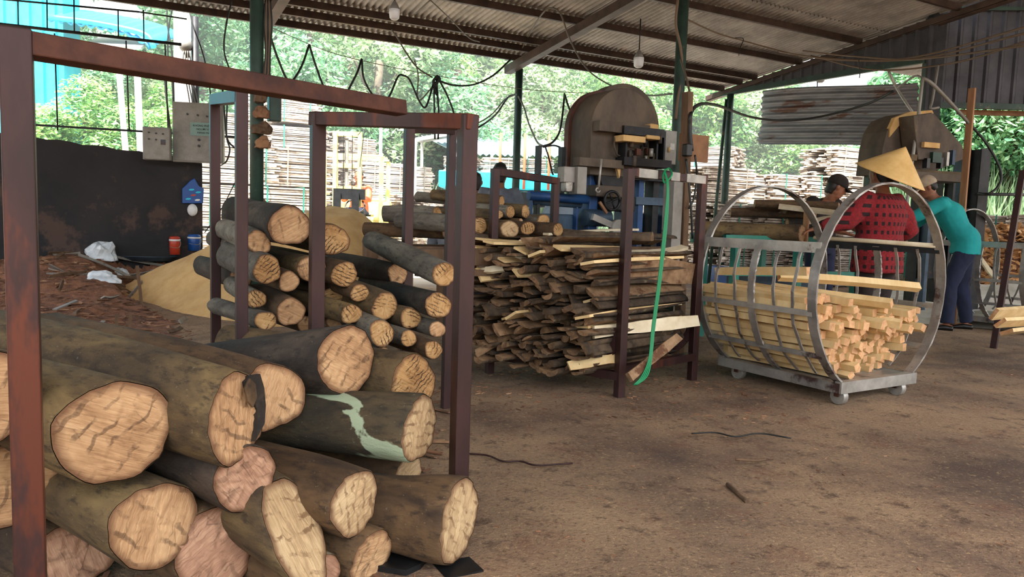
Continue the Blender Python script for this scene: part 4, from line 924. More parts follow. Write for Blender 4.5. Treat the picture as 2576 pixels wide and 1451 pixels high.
o, fr_, ex, ey, sx_, sz = panel(364, 322, 428, 402, 'smaller grey control box with a little meter window on the wall top', .09, [(.24,.17,.010),(.5,.19,.010),(.75,.2,.010),(.24,.37,.010),(.5,.38,.010)])
MB().box(fr_+ex*sx_*.25+Z*sz*.05-ey*.01, (sx_*.18, .006, sz*.16), (ex, ey, Z)).build('meter_window', M['bluegrey'], o)
# bell speaker
a = U(467, 114, 10.2); mb = MB(); mb.ball(a, (.085, .085, .10), 14, 9); o = top('junction_bowl', mb, M['panel_grey'], 'round grey-white insulator bowl where wires meet on the left post', 'insulator')
MB().tube([a-Z*.06+E*.0, a-Z*.16+E*.03], .035, 10).build('collar', M['dark_steel'], o)
# bulbs
def lamp(px, pyt, pyb, d, wpx, label, top_py):
    b = U(px, pyb, d); t_ = U(px, pyt, d); h = t_.z-b.z; r_ = wpx/F*d/2; o = empty('hanging_lamp', b[:], label, 'lamp', 'hanging bulbs')
    MB().loft([(b+Z*.0, r_*.55, r_*.55), (b+Z*h*.1, r_*.9, r_*.9), (b+Z*h*.35, r_, r_), (b+Z*h*.55, r_, r_)], 16).build('bulb', M['lamp_white'], o)
    MB().loft([(b+Z*h*.55, r_*1.02, r_*1.02), (b+Z*h*.75, r_*.7, r_*.7), (b+Z*h*.95, r_*.3, r_*.3), (b+Z*h, r_*.2, r_*.2)], 16).build('cap', M['lamp_grey'], o)
    MB().tube([b+Z*h, Vector((b.x, b.y, U(px, top_py, d).z))], .008, 6).build('cord', M['cable'], o)
lamp(992, 3, 50, 7.2, 27, 'white bulb lamp hanging at the top left of the roof', -40)
lamp(1606, 126, 170, 9.0, 26, 'white bulb lamp hanging left of the thick post near the big saw', 50)
lamp(2063, 172, 208, 12.6, 22, 'white bulb lamp hanging in front of the gable sheets', 138)
# dust haze hanging over the sunny yard
hz_ = NT('dust_haze'); hz_.t.nodes.remove(hz_.b); vs_ = hz_.t.nodes.new('ShaderNodeVolumeScatter'); vs_.inputs['Color'].default_value = (.95, .97, 1, 1); vs_.inputs['Density'].default_value = HAZE; vs_.inputs['Anisotropy'].default_value = .3
hz_.l(vs_.outputs[0], hz_.t.nodes['Material Output'].inputs['Volume'])
mb = MB(); mb.box(EAVE+N*9.5+E*2+Z*4.6, (70, 17, 9), (E, N, Z)); o = mb.build('dust_haze', hz_.m); tag(o, 'thin bright dust haze hanging over the sunlit yard', 'haze', None, 'stuff')
# ================================================================== BACKGROUND: board bundles
def bundlemesh(seed, w=1.15, dp=1.0, h=.72):
    r_ = random.Random(seed); mb = MB(); z = 0; ly = 17
    for j in range(ly):
        t = h/ly; y = -dp/2
        while y < dp/2:
            bw = r_.uniform(.09, .17); L = w*r_.uniform(.9, 1.06); c = Vector((r_.uniform(-.04, .04), y+bw/2+ (r_.uniform(-.03, .0) if y < -dp/2+.01 else 0), z+t*r_.uniform(.35, .65)))
            if y < -dp/2+.2 or y+bw > dp/2-.1 or j in (0, ly-1) or r_.random() < .3:
                mb.box(c, (L, bw*.96, t*r_.uniform(.55, .9)), (Vector((1, r_.uniform(-.02,.02), r_.uniform(-.012,.012))).normalized(), Vector((0,1,0)), Z))
            y += bw
        z += t
    return mb
bp = []
for i in range(5):
    o = bundlemesh(i).build('board_bundle', M['bundle'])
    for x in (-.3, .32):
        mb = MB(); 
        for a, b in (((x,-.55,0),(x+.01,-.56,.73)),((x+.01,-.56,.73),(x,.53,.74)),((x,.53,.74),(x,.53,0))): mb.beam(a, b, .025, .006, upv=Vector((0,1,0)) if abs(a[2]-b[2]) > .3 else Z)
        s_ = mb.build('binding_strap', M['panel_grey' if i % 2 else 'green_paint'], o)
    bp.append(o)
bused = set(); gB = 'strapped board bundles stacked in the sunny yard'
def stack(px, d, lv, rz=0, w=1.0, hs=1.0, lab=None):
    b = U(px, 600, d)
    for k in range(lv):
        o = random.choice(bp)
        if o in bused: c = copy_tree(o)
        else: c = o; bused.add(o)
        c.location = (b.x+random.uniform(-.06, .06), b.y+random.uniform(-.06, .06), .76*hs*k+.01); c.rotation_euler = (0, 0, R(29+rz)+random.uniform(-.08, .08)); c.scale = (w*random.uniform(.92, 1.06), random.uniform(.9, 1.05), hs*random.uniform(.93, 1.0))
        tag(c, lab or 'strapped bundle of rough slab boards, one of many stacked in the sunlit yard', 'lumber bundle', gB)
for px, d, lv, w in ((528,15.5,4,1.1),(600,16.5,4,1.1),(560,13.6,3,1.0),(668,18,5,1.1),(735,17.5,5,1),(738,14.6,3,.95),(800,18.5,4,1.1),(622,14,3,.9),(955,17.5,3,1),(1015,18,3,1),(970,15.2,2,1.1),(870,19.5,4,1.1),(1075,19,2,1),(700,13.2,2,.9),
    (1795,15.5,3,1.1),(1870,17.5,3,1.1),(1950,17.5,3,1.1),(2035,17.5,3,1),(2082,18.5,4,1),(2130,17,3,1),(2190,17.5,2,1),(1840,14.5,2,1.1),(1930,14.5,2,1.1),(2020,14.3,2,1),(2110,14.5,2,1),(2230,15,2,1.1),(1780,19,4,1),(2300,17,2,1.1),(2540,16,2,1.1),(2610,15,2,1),(2480,17,2,1),(1890,20,3,1.1),(1700,17,2,1.1),(1640,18,2,1)):
    stack(px, d, lv, rz=random.choice((0, 0, -58)), w=w)
# orange scrap pile on the right
c = U(2540, 600, 11.8); mb = MB(); rn = random.Random(5)
def fo2(x, y): r_ = math.hypot((x-c.x)/1.5, (y-c.y)/1.5); return max(-.05, 1.22*(1-r_**1.5)+.08*nz(x, y, 4))
for _ in range(1800):
    a = rn.uniform(0, 6.28); r_ = 1.5*math.sqrt(rn.random()); x, y = c.x+r_*math.cos(a), c.y+r_*math.sin(a); z = fo2(x, y)
    d_ = Vector((rn.gauss(0, 1), rn.gauss(0, .6), rn.gauss(0, .35))).normalized(); p = Vector((x, y, max(.02, z-rn.random()*.06))); L = rn.uniform(.06, .17)
    mb.beam(p-d_*L, p+d_*L, rn.uniform(.03, .07), rn.uniform(.008, .02), tw=rn.uniform(-1, 1))
o = mb.build('scrap_pile', surf('orange_offcuts', '9a6a40', 'd8a870', 4, .9, 0, .3, .004, 'e9d2ac', 2, .55)); tag(o, 'sunlit heap of orange wood offcuts at the right edge', 'wood scraps', None, 'stuff')
heap('scrap_base', c.x-1.8, c.x+1.8, c.y-1.8, c.y+1.8, lambda x, y: fo2(x, y)-.05, 40, M['debris'], 'packed core of the orange offcut heap', 'wood scraps')
# plank leaning by it
between('plank', U(2452, 632, 9.6), U(2505, 706, 9.3), .07, .02, WP, 'short plank lying on the sawdust behind the teal worker', 'plank')
def fw(x, y): r_ = math.hypot((x-7.0)/2.6, (y-10.3)/2.3); return .42*(1-r_)+.05*nz(x, y, 2)+.02*nz(x, y, 8)
heap('pale_sawdust', 3.6, 9.2, 7.8, 11.8, fw, 70, surf('white_dust', 'b9b1a4', 'd6cfc4', 4, .95, 0, .4, .01), 'pale dust drift on the floor round the right band saw', 'sawdust')
# low pale roof shed behind the trailer
sh = empty('open_shed', U(1330, 600, 18)[:2]+(0,), 'low open shed with pale blue corrugated roof beyond the yard', 'shed')
a, b, c_, d_ = U(1040, 330, 24), U(1465, 358, 24), U(1500, 395, 17.5), U(1150, 385, 17.5); mb = MB(); n = 90; rows = []
for i in range(n+1):
    t = i/n; dz = .03*math.sin(i*math.pi/2); rows += [a.lerp(b, t)+Z*dz, d_.lerp(c_, t)+Z*dz]
mb.add(rows, [(2*i, 2*i+2, 2*i+3, 2*i+1) for i in range(n)], 0, True); ro = mb.build('roof', M['shedroof'], sh); sm = ro.modifiers.new('s', 'SOLIDIFY'); sm.thickness = .02
for q in (a, b, c_, d_, a.lerp(b, .5), d_.lerp(c_, .5), d_.lerp(c_, .25), d_.lerp(c_, .75)): MB().tube([Vector((q.x, q.y, 0)), q], .03, 8).build('post', M['concrete'], sh)
# small frame carport seen through the racks
sh = empty('carport', U(1090, 600, 17)[:2]+(0,), 'white open carport frame seen between the rack posts', 'carport')
q = [U(1045, 352, 17), U(1160, 332, 17.5), U(1160, 338, 20), U(1062, 356, 20)]
for k in range(4): MB().beam(q[k], q[(k+1) % 4], .06, .06).build('roof_beam', M['concrete'], sh); MB().beam(Vector((q[k].x, q[k].y, 0)), q[k], .06, .06).build('post', M['concrete'], sh)
mb = MB(); mb.add([v+Z*.05 for v in q], [(0,1,2,3)]); o = mb.build('roof', M['shedroof'], sh); sm = o.modifiers.new('s', 'SOLIDIFY'); sm.thickness = .02
# cyan trailer with boards
A_, B_ = U(1103, 450, 15), U(1410, 452, 15); tdir = (B_-A_); tdir.z = 0; tl = tdir.length; tdir.normalize(); tn_ = Z.cross(tdir); zt_, zb_ = U(1250, 432, 15).z, U(1250, 474, 15).z
tr = empty('flatbed_trailer', ((A_+B_)/2)[:2]+(0,), 'bright cyan flatbed trailer with orange stakes, loaded with long boards', 'trailer')
m0 = (A_+B_)/2; m0.z = (zt_+zb_)/2
MB().box(m0+tn_*1.0, (tl, 2.0, zt_-zb_), (tdir, tn_, Z)).build('bed', M['cyan'], tr, bevel=.02)
for k in range(5):
    p = A_+tdir*(tl*(.1+.2*k)); p.z = zb_; MB().tube(smoothpath([p-tn_*.05, p-tn_*.05+Z*.75, p+tn_*.18+Z*1.1], 3), .03, 6).build('stake', M['truck_red'], tr)
for k in range(4):
    p = A_+tdir*(tl*(.15+.23*k)); p.z = .4; wb = MB(); wb.tube([p, p+tn_*.28], .4, 18); wb.build('wheel', M['knob'], tr)
MB().box(m0-Z*.35+tn_*.9, (tl*.92, .8, .3), (tdir, tn_, Z)).build('chassis', M['dark_steel'], tr)
for k in range(3):
    for l in range(1):
        o = copy_tree(bp[(k+l) % 5]); p = A_+tdir*(tl*(.18+.31*k))+tn_*.8; o.location = (p.x, p.y, zt_+.0+l*.38); o.rotation_euler = (0, 0, math.atan2(tdir.y, tdir.x)); o.scale = (tl/3.7/1.1, 1.3, .40)
        tag(o, 'bundle of long boards loaded on the cyan flatbed trailer', 'lumber bundle', 'board bundles on the trailer')
# cyan cladding, blue canopy, white pillars on the left
k0 = U(165, 345, 15.5); mb = MB(); wv = 0; e_ = Vector((1,0,0)); top_z = 7.5
for k in range(34):
    x = k0.x-.13*k; h_ = .06 if k % 2 else 0; mb.box((x-.065, k0.y+.3-h_, top_z/2), (.13, .6, top_z))
top('cyan_container', mb, M['cyan'], 'tall bright cyan ribbed cladding standing in the sun at the far left', 'cladding')
c0, c1 = U(150, 20, 15.2), U(400, 60, 15.2); mb = MB(); n = 40; rows = []
for i in range(n+1):
    t = i/n; p = c0.lerp(c1, t); droop = .25*t**6
    for j in range(7): a = j/6; rows.append(p + Z*(-.55*a**1.5*(1-.0*t)-droop-.04*math.sin(i*1.6)*a+.25) + Vector((0, -1.6*a+1.2, 0)))
mb.add(rows, [(i*7+j, i*7+j+1, (i+1)*7+j+1, (i+1)*7+j) for i in range(n) for j in range(6)], 0, True); o = top('awning', mb, M['cyan_dark'], 'blue corrugated awning reaching right from the cyan cladding', 'awning'); sm = o.modifiers.new('s', 'SOLIDIFY'); sm.thickness = .04
mb = MB(); mb.tube(smoothpath([c0+Vector((0,-.4,-.28)), c0.lerp(c1,.5)+Vector((0,-.4,-.25)), c1+Vector((-.1,-.4,-.3)), c1+Vector((.08,-.4,-.55))], 5), .055, 8); top('awning_edge', mb, M['cyan'], 'bright cyan rolled edge along the blue awning', 'pipe')
def pillar(px, py, d, w, zt, label, lean=0):
    b = U(px, py, d); mb = MB(); mb.beam((b.x+lean, b.y, 0), (b.x, b.y, zt), w, w); top('concrete_pillar', mb, M['concrete'], label, 'pillar')
pillar(460, 300, 12.9, .25, 4.9, 'white square pillar standing in the sun behind the control cabinet')
pillar(346, 300, 14, .11, 3.8, 'slim white post in the yard, right one of a leaning pair', .1)
pillar(300, 300, 14, .10, 3.7, 'slim white post in the yard, left one of a leaning pair', .25)
mb = MB(); q = [U(205, 112, 14.5), U(355, 118, 14.5), U(395, 95, 17), U(250, 92, 17)]; mb.add(q, [(0,1,2,3)]); o = top('carport_roof', mb, M['galv'], 'light grey sheet roof edge glimpsed below the blue awning', 'roof sheet'); sm = o.modifiers.new('s', 'SOLIDIFY'); sm.thickness = .05
# yard lamp pole seen through the front rack
b = U(954, 600, 19); mb = MB(); mb.tube([(b.x, b.y, 0), (b.x, b.y, U(954, 320, 19).z)], .04, 6); top('yard_pole', mb, M['concrete'], 'thin white pole in the hazy yard between the rack posts', 'pole')
# ================================================================== TREES
def crown(seed, n, rx, rz, leaf, mat, z0):
    g_ = np.random.default_rng(seed); nb = 26
    cen = g_.normal(size=(nb, 3)); cen /= np.linalg.norm(cen, axis=1)[:, None]; cen *= (g_.random(nb)**.33)[:, None]; cen[:, :2] *= rx*.8; cen[:, 2] = cen[:, 2]*rz*.85+z0
    b = g_.integers(0, nb, n); dirs = g_.normal(size=(n, 3)); dirs /= np.linalg.norm(dirs, axis=1)[:, None]; rad = rx*.36*(.55+.45*g_.random(n))
    p = cen[b]+dirs*rad[:, None]
    nrm = dirs*.5+g_.normal(size=(n, 3))*.6+np.array([0, 0, .6]); nrm /= np.linalg.norm(nrm, axis=1)[:, None]
    t = np.cross(nrm, g_.normal(size=(n, 3))); t /= np.linalg.norm(t, axis=1)[:, None]; bt = np.cross(nrm, t); s = leaf*(.6+.8*g_.random(n))[:, None]
    v = np.stack([p-t*s, p-bt*s*.42-nrm*s*.1, p+t*s, p+bt*s*.42-nrm*s*.1], 1).reshape(-1, 3)
    me = bpy.data.meshes.new('leaves'); me.vertices.add(4*n); me.vertices.foreach_set('co', v.ravel()); me.loops.add(4*n); me.loops.foreach_set('vertex_index', np.arange(4*n)); me.polygons.add(n); me.polygons.foreach_set('loop_start', np.arange(0, 4*n, 4)); me.polygons.foreach_set('loop_total', np.full(n, 4)); me.update(); me.materials.append(mat); return me
TP = []
for i in range(6):
    mat = (M['leaf'], M['leaf2'], M['leaf3'])[i % 3]
    o = bpy.data.objects.new('rubber_tree', None); COL.objects.link(o)
    z0 = 5.2 + i % 2*.5
    l_ = bpy.data.objects.new('leaves', crown(i+3, 21000, 2.6, 3.9, .10, mat, z0)); COL.objects.link(l_); l_.parent = o
    mb = MB(); mb.tube(smoothpath([(0,0,0), (.1,0,2.), (-.05,.1,4.2), (.1,0,7)], 3), .12, 7, rads=None); 
    for k in range(5): a = k*1.26+i; mb.tube([(0,0,3+k*.6), (1.4*math.cos(a), 1.4*math.sin(a), 5+k*.6)], .04, 5)
    mb.build('trunk', M['trunk'], o); TP.append(o)
tus = set()
def tree(x, y, s=1, sz=1, i=None, label='leafy rubber tree in the sunlit forest edge behind the yard'):
    q = Vector((x, y, 1.05))-CAM; dd = q.dot(fwd); pxx = 1288+F*q.dot(CR)/dd
    if pxx < 215 and dd < 21: return
    if 1925 < pxx < 2345: sz = min(sz, (1.05+.168*dd)/9.7)
    if 100 < pxx < 440: sz = min(sz, (1.05+.19*dd)/9.7)
    o = TP[i if i is not None else random.randrange(6)]
    if o in tus: o = copy_tree(o)
    else: tus.add(o)
    o.location = (x, y, 0); o.rotation_euler = (0, 0, random.uniform(0, 6.28)); o.scale = (s, s, sz); tag(o, label, 'tree', 'trees of the forest edge')
random.seed(11)
for row, (off, zz, num) in enumerate(((12, .82, 15), (15.5, 1.1, 15), (19.5, 1.45, 14), (24, 1.75, 14))):
    for k in range(num):
        e = -17+ (39+row*7)*k/(num-1)-row*3 + random.uniform(-.6, .6); p = EAVE+N*(off+random.uniform(-.8, .8))+E*(e+2)
        # the hazy gap at the far left keeps lower trees
        low = .62 if (e < -9 and row < 3 and False) else 1
        tree(p.x, p.y, (1.0+row*.12)*random.uniform(.9, 1.1), zz*low*random.uniform(.92, 1.08))
for (px, d, s, z_) in ((225, 15.2, .55, .42), (390, 15.5, .5, .45), (270, 17.5, .6, .6), (60, 20, .9, .8), (420, 18, .6, .6), (200, 19, .7, .75)):
    b = U(px, 600, d); tree(b.x, b.y, s, z_)
for (px, d, s, z_) in ((2290, 21, .9, .8), (2380, 19.5, .9, .85), (2460, 22, 1, 1), (2530, 19, .9, .9), (2600, 22, 1, 1), (2680, 19, .9, .9), (2760, 23, 1.1, 1.1), (2440, 26, 1.2, 1.3), (2560, 27, 1.2, 1.3), (2700, 28, 1.3, 1.4), (2330, 27, 1.2, 1.2), (2850, 25, 1.2, 1.2)):
    b = U(px, 600, d); tree(b.x, b.y, s, z_)
# undergrowth / tall grass belt : uncountable
def grass(n, f, hmin, hmax, seed):
    g_ = np.random.default_rng(seed); P = np.array([f(g_.random(), g_.random()) for _ in range(n)]); h = hmin+(hmax-hmin)*g_.random(n)
    a = g_.random(n)*6.28; w = .035+.05*g_.random(n); lean = g_.normal(size=(n, 2))*.25*h[:, None]
    dx = np.stack([np.cos(a)*w, np.sin(a)*w], 1); v = np.zeros((n, 3, 3)); v[:, 0, :2] = P-dx; v[:, 1, :2] = P+dx; v[:, 2, :2] = P+lean; v[:, 2, 2] = h
    me = bpy.data.meshes.new('tall_grass'); me.vertices.add(3*n); me.vertices.foreach_set('co', v.ravel()); me.loops.add(3*n); me.loops.foreach_set('vertex_index', np.arange(3*n)); me.polygons.add(n); me.polygons.foreach_set('loop_start', np.arange(0, 3*n, 3)); me.polygons.foreach_set('loop_total', np.full(n, 3)); me.update(); me.materials.append(M['grass'])
    o = bpy.data.objects.new('tall_grass', me); COL.objects.link(o); return tag(o, 'tall sunlit grass and undergrowth at the foot of the forest edge', 'grass', None, 'stuff')
def gf(a, b): p = EAVE+E*(-18+40*a)+N*(9.5+7*b); return (p.x, p.y)
grass(26000, gf, 1.0, 2.6, 3)
def gf2(a, b): p = U(2250+650*a, 600, 17.5+6*b); return (p.x, p.y)
grass(9000, gf2, 1.2, 2.8, 4)
# ================================================================== BIG BAND SAW (centre)
class LF:   # local frame of a machine: x along its face, y away from the viewer's side, z up
    def __init__(s, px, d, rz=29): s.o = U(px, 560, d); s.o.z = 0; s.x = Vector((math.cos(R(rz)), math.sin(R(rz)), 0)); s.y = Vector((-s.x.y, s.x.x, 0)); s.d = d
    def P(s, x, y, z): return s.o+s.x*x+s.y*y+Z*z
    def at(s, px, py, y=0): # point of the vertical face plane (offset y) seen at pixel
        q = Pl(px, py, s.o+s.y*y, s.y); return q
    def box(s, px0, py0, px1, py1, y0, y1, mb=None):
        a = s.at(px0, py1, y0); b = s.at(px1, py0, y0); mb = mb or MB(); c = (a+b)/2+s.y*(y1-y0)/2; w = abs((b-a).dot(s.x)); mb.box(c, (w, y1-y0, abs(b.z-a.z)), (s.x, s.y, Z)); return mb
f = LF(1568, 6.2); saw = empty('band_saw', f.o[:], 'tall blue and brown band saw with round-topped wheel housing, at the centre', 'band saw')
def archpoly(f, pxc, pyc, pyb, rx, y, n=26, pxl=None):
    c = f.at(pxc, pyc, y); r_ = (f.at(pxc+rx, pyc, y)-c).dot(f.x); zb = f.at(pxc, pyb, y).z
    pts = [c+f.x*r_*math.cos(math.pi*k/n)+Z*r_*math.sin(math.pi*k/n) for k in range(n+1)]
    return [Vector((pts[0].x, pts[0].y, zb))]+pts+[Vector((pts[-1].x, pts[-1].y, zb))], r_, c
pl, r0, c0_ = archpoly(f, 1572, 326, 445, 80, 0); MB().prism(pl, f.y*.30, smooth=True).build('wheel_housing', M['machine'], saw, bevel=.006)
pl2 = [c0_+f.y*.30+(p-c0_)*1.07 for p in pl]; MB().prism(pl2, f.y*.06).build('housing_rim', M['rust2'], saw)
pl3, r3, c3_ = archpoly(f, 1572, 322, 400, 86, .42); MB().prism(pl3, f.y*.14, smooth=True).build('rear_wheel_guard', M['machine'], saw)
mb = MB(); c = c0_-Z*.02; mb.tube([c+f.y*.2, c+f.y*.36], r0*.9, 30); mb.build('upper_wheel', M['dark_steel'], saw)
for (x0, y0, x1, y1) in ((1508, 316, 1640, 328), (1458, 404, 1570, 416)):
    b = f.box(x0, y0, x1, y1, -.09, 0).build('ledge', M['machine'], saw); f.box(x0+3, y0-6, x1-8, y0+6, -.105, -.0).build('sawdust_crust', M['sawdust'], b, bevel=.008)
f.box(1636, 312, 1660, 330, -.1, .0).build('sawdust_lump', M['sawdust'], saw, bevel=.02)
# blue rear column, base and legs
f.box(1478, 330, 1512, 620, .10, .30).build('column', M['blue'], saw, bevel=.01)
f.box(1520, 440, 1560, 470, .02, .2).build('bearing_block', M['dark_steel'], saw)
mb = MB(); c = f.at(1545, 438, .05); mb.tube([c-f.y*.04, c+f.y*.06], .17, 24); mb.build('lower_guard', M['dark_steel'], saw)
for (x0, x1, mt) in ((1600, 1622, 'blue'), (1636, 1660, 'dark_steel'), (1672, 1694, 'bluegrey'), (1562, 1580, 'bluegrey')): f.box(x0, 440, x1, 640, .12, .24).build('leg', M[mt], saw)
f.box(1595, 430, 1700, 452, .05, .32).build('cross_beam', M['dark_steel'], saw); f.box(1600, 500, 1700, 514, .1, .25).build('cross_beam', M['bluegrey'], saw)
f.box(1600, 540, 1700, 640, .25, .3).build('back_panel', M['blue'], saw)
# guide head: dark frame crowded with small fittings
f.box(1570, 326, 1672, 336, -.12, .12).build('guide_frame', M['dark_steel'], saw); f.box(1570, 404, 1690, 414, -.12, .12).build('guide_frame', M['dark_steel'], saw)
for x in (1572, 1668, 1650): f.box(x, 330, x+8, 410, -.1, .1).build('guide_frame', M['dark_steel'], saw)
f.box(1576, 336, 1664, 404, .08, .14).build('guide_back', M['knob'], saw)
f.box(1568, 344, 1625, 354, -.15, -.02).build('sawdust_bar', M['sawdust'], saw, bevel=.004); f.box(1628, 342, 1662, 349, -.14, -.02).build('sawdust_bar', M['sawdust'], saw, bevel=.01)
rn = random.Random(3)
for k in range(26):
    x, y = rn.uniform(1578, 1690), rn.uniform(350, 410); c = f.at(x, y, rn.uniform(-.12, .02)); w = rn.uniform(.012, .04)
    mb = MB()
    if k % 3: mb.tube([c-Z*w, c+Z*w*rn.uniform(.6, 1.6)], w*.5, 8)
    else: mb.box(c, (w*1.6, w, w*1.8), (f.x, f.y, Z))
    mb.build('fitting', M[rn.choice(('dark_steel', 'galv', 'machine', 'sawdust', 'rust2'))], saw)
f.box(1668, 330, 1704, 412, -.08, .02).build('tension_box', M['panel_grey'], saw, bevel=.005)
mb = MB(); mb.prism([f.at(1548+a, 408+b, -.06) for a, b in ((0, 0), (14, 2), (12, 34), (10, 40), (7, 24), (2, 10))], f.y*.03); mb.build('sawdust_icicle', M['sawdust'], saw)
mb = MB(); mb.tube(smoothpath([f.at(1548, 342, -.03), f.at(1545, 365, -.05), f.at(1552, 388, -.05), f.at(1560, 392, -.04)], 4), .008, 6); mb.build('bent_rod', M['machine'], saw)
# spanner hanging, switch boxes
o = f.box(1452, 420, 1478, 488, -.10, .02).build('switch_box', M['panel_grey'], saw, bevel=.006)
for py in (450, 462): c = f.at(1466, py, -.1); MB().tube([c, c-f.y*.02], .012, 10).build('button', M['knob'], o)
f.box(1419, 420, 1448, 458, -.06, .04).build('switch_box', M['panel_grey'], saw, bevel=.006); f.box(1424, 458, 1442, 482, -.06, .02).build('switch_box', M['galv'], saw, bevel=.006)
mb = MB(); mb.tube([f.at(1513, 400, -.14), f.at(1506, 470, -.14)], .010, 6); mb.tube([f.at(1504, 478+6*math.sin(a), -.14)+f.x*.02*math.cos(a) for a in (0, 1, 2, 3, 4, 5)], .007, 5); top('spanner', mb, M['galv'], 'long spanner hanging on the front of the central band saw', 'tool')
# feed rollers: blue arm and two dark uprights
f2 = LF(1375, 6.0); fr_ = empty('roller_stand', f2.o[:], 'blue feed roller stand with two dark uprights, left of the central band saw', 'machine stand')
f2.box(1349, 366, 1364, 585, 0, .06).build('upright', M['dark_steel'], fr_); f2.box(1410, 370, 1424, 500, .1, .16).build('upright', M['dark_steel'], fr_)
mb = MB(); mb.tube([f2.at(1330, 492, -.05), f2.at(1478, 502, -.05)], .035, 12); mb.build('blue_roller', M['blue'], fr_); mb = MB(); mb.tube([f2.at(1340, 506, .02), f2.at(1460, 515, .02)], .03, 10); mb.build('blue_roller', M['bluegrey'], fr_)
f2.box(1335, 478, 1342, 640, .0, .05).build('leg', M['blue'], fr_); f2.box(1446, 478, 1456, 640, .0, .05).build('leg', M['blue'], fr_); f2.box(1340, 540, 1450, 600, .05, .2).build('gear_box', M['bluegrey'], fr_, bevel=.02)
b_ = Vector((0,0,0))
# hand wheel, pulley and belt arm, motors under the head
def wheelring(f, px, py, y, r_, mat, par, name='hand_wheel', spokes=4):
    c = f.at(px, py, y); mb = MB(); mb.tube([c+f.x*r_*math.cos(a/20*2*math.pi)+Z*r_*math.sin(a/20*2*math.pi) for a in range(21)], .012, 6)
    for k in range(spokes): a = k*math.pi*2/spokes+.4; mb.tube([c, c+f.x*r_*math.cos(a)+Z*r_*math.sin(a)], .008, 5)
    return mb.build(name, mat, par)
wheelring(f, 1540, 505, -.06, .075, M['dark_steel'], saw)
f.box(1500, 470, 1590, 494, -.02, .12).build('carriage', M['machine'], saw, bevel=.01); f.box(1520, 494, 1600, 530, .04, .2).build('gear_case', M['dark_steel'], saw, bevel=.015)
mb = MB(); a, b = f.at(1490, 545, -.05), f.at(1552, 572, -.05); mb.beam(a, b, .03, .05); mb.build('lever_arm', M['panel_grey'], saw)
mb = MB(); mb.tube([b-f.y*.03, b+f.y*.03], .065, 20); o = mb.build('pulley', M['panel_grey'], saw); MB().tube([b-f.y*.045, b+f.y*.0], .02, 10).build('hub', M['knob'], o)
mb = MB(); c = f.at(1500, 548, .1); mb.tube([c-f.x*.12, c+f.x*.12], .07, 16); mb.build('motor', M['bluegrey'], saw)
mb = MB(); mb.beam(f.at(1508, 508, -.05), f.at(1526, 536, -.05), .02, .02); mb.build('brace', M['brown_board'], saw)
f.box(1480, 586, 1600, 600, -.3, .5).build('saw_table', M['machine'], saw)
mb = MB(); mb.box(f.at(1570, 640, .1).lerp(f.P(0,.1,0), .0), (.9, .5, .12), (f.x, f.y, Z))
q = f.P(0.05, .2, .06); MB().box(q, (.95, .5, .12), (f.x, f.y, Z)).build('base', M['bluegrey'], saw)
# wooden post with brown board and dangling cables
f = LF(1737, 5.9); mb = MB(); a, b = f.at(1730, 232, 0), f.at(1722, 600, 0); b.z = 0; mb.beam(b, a, .07, .05); top('wooden_post', mb, M['old_wood'], 'rough wooden post wrapped in cables right of the central band saw', 'post')
o = f.box(1712, 342, 1784, 403, .05, .08); top('wall_board', o, M['brown_board'], 'brown square board fixed to the wooden post by the band saw', 'board')
o = f.box(1728, 362, 1744, 392, -.08, -.02); top('switch', o, M['knob'], 'black switch hanging on the wooden post amid cables', 'switch', bevel=.008)
o = f.box(1686, 448, 1720, 660, -.02, .1); o2 = top('steel_upright', o, M['panel_grey'], 'grey channel upright just right of the green strap', 'post')
# ================================================================== RIGHT BAND SAW
f = LF(2320, 8.6, 20); saw2 = empty('band_saw', f.o[:], 'dark band saw with peaked sawdust-covered hood, behind the straw-hatted worker', 'band saw')
hood = [(2213, 440), (2222, 370), (2232, 330), (2252, 298), (2290, 283), (2345, 279), (2375, 312), (2422, 366), (2425, 400), (2330, 440)]
MB().prism([f.at(x, y, 0) for x, y in hood], f.y*.35).build('hood', M['machine'], saw2, bevel=.01)
MB().prism([f.at(x, y, -.02) for x, y in ((2252, 296), (2290, 281), (2345, 277), (2349, 285), (2298, 296), (2262, 316), (2238, 345), (2240, 322))], f.y*.05).build('sawdust_crust', M['sawdust'], saw2)
MB().prism([f.at(x, y, .1) for x, y in ((2206, 470), (2214, 372), (2230, 330), (2262, 300), (2262, 470))], f.y*.2).build('hood_side', M['green_steel'], saw2)
MB().prism([f.at(x, y, -.22) for x, y in ((2298, 290), (2345, 283), (2372, 316), (2395, 400), (2310, 402))], f.y*.2).build('front_cover', M['machine'], saw2, bevel=.01)
f.box(2290, 440, 2436, 450, -.2, .3).build('platform', M['machine'], saw2); f.box(2300, 434, 2430, 440, -.15, .25).build('sawdust_crust', M['sawdust_old'], saw2)
for (x0, x1, y0, y1, mt, dy) in ((2296, 2318, 450, 790, 'dark_steel', 0), (2326, 2345, 450, 780, 'bluegrey', .1), (2378, 2400, 450, 780, 'dark_steel', .1), (2402, 2424, 380, 780, 'bluegrey', .15), (2350, 2376, 450, 760, 'dark_steel', .2)): f.box(x0, y0, x1, y1, dy, dy+.12).build('leg', M[mt], saw2)
f.box(2300, 560, 2420, 700, .2, .3).build('back_panel', M['dark_steel'], saw2)
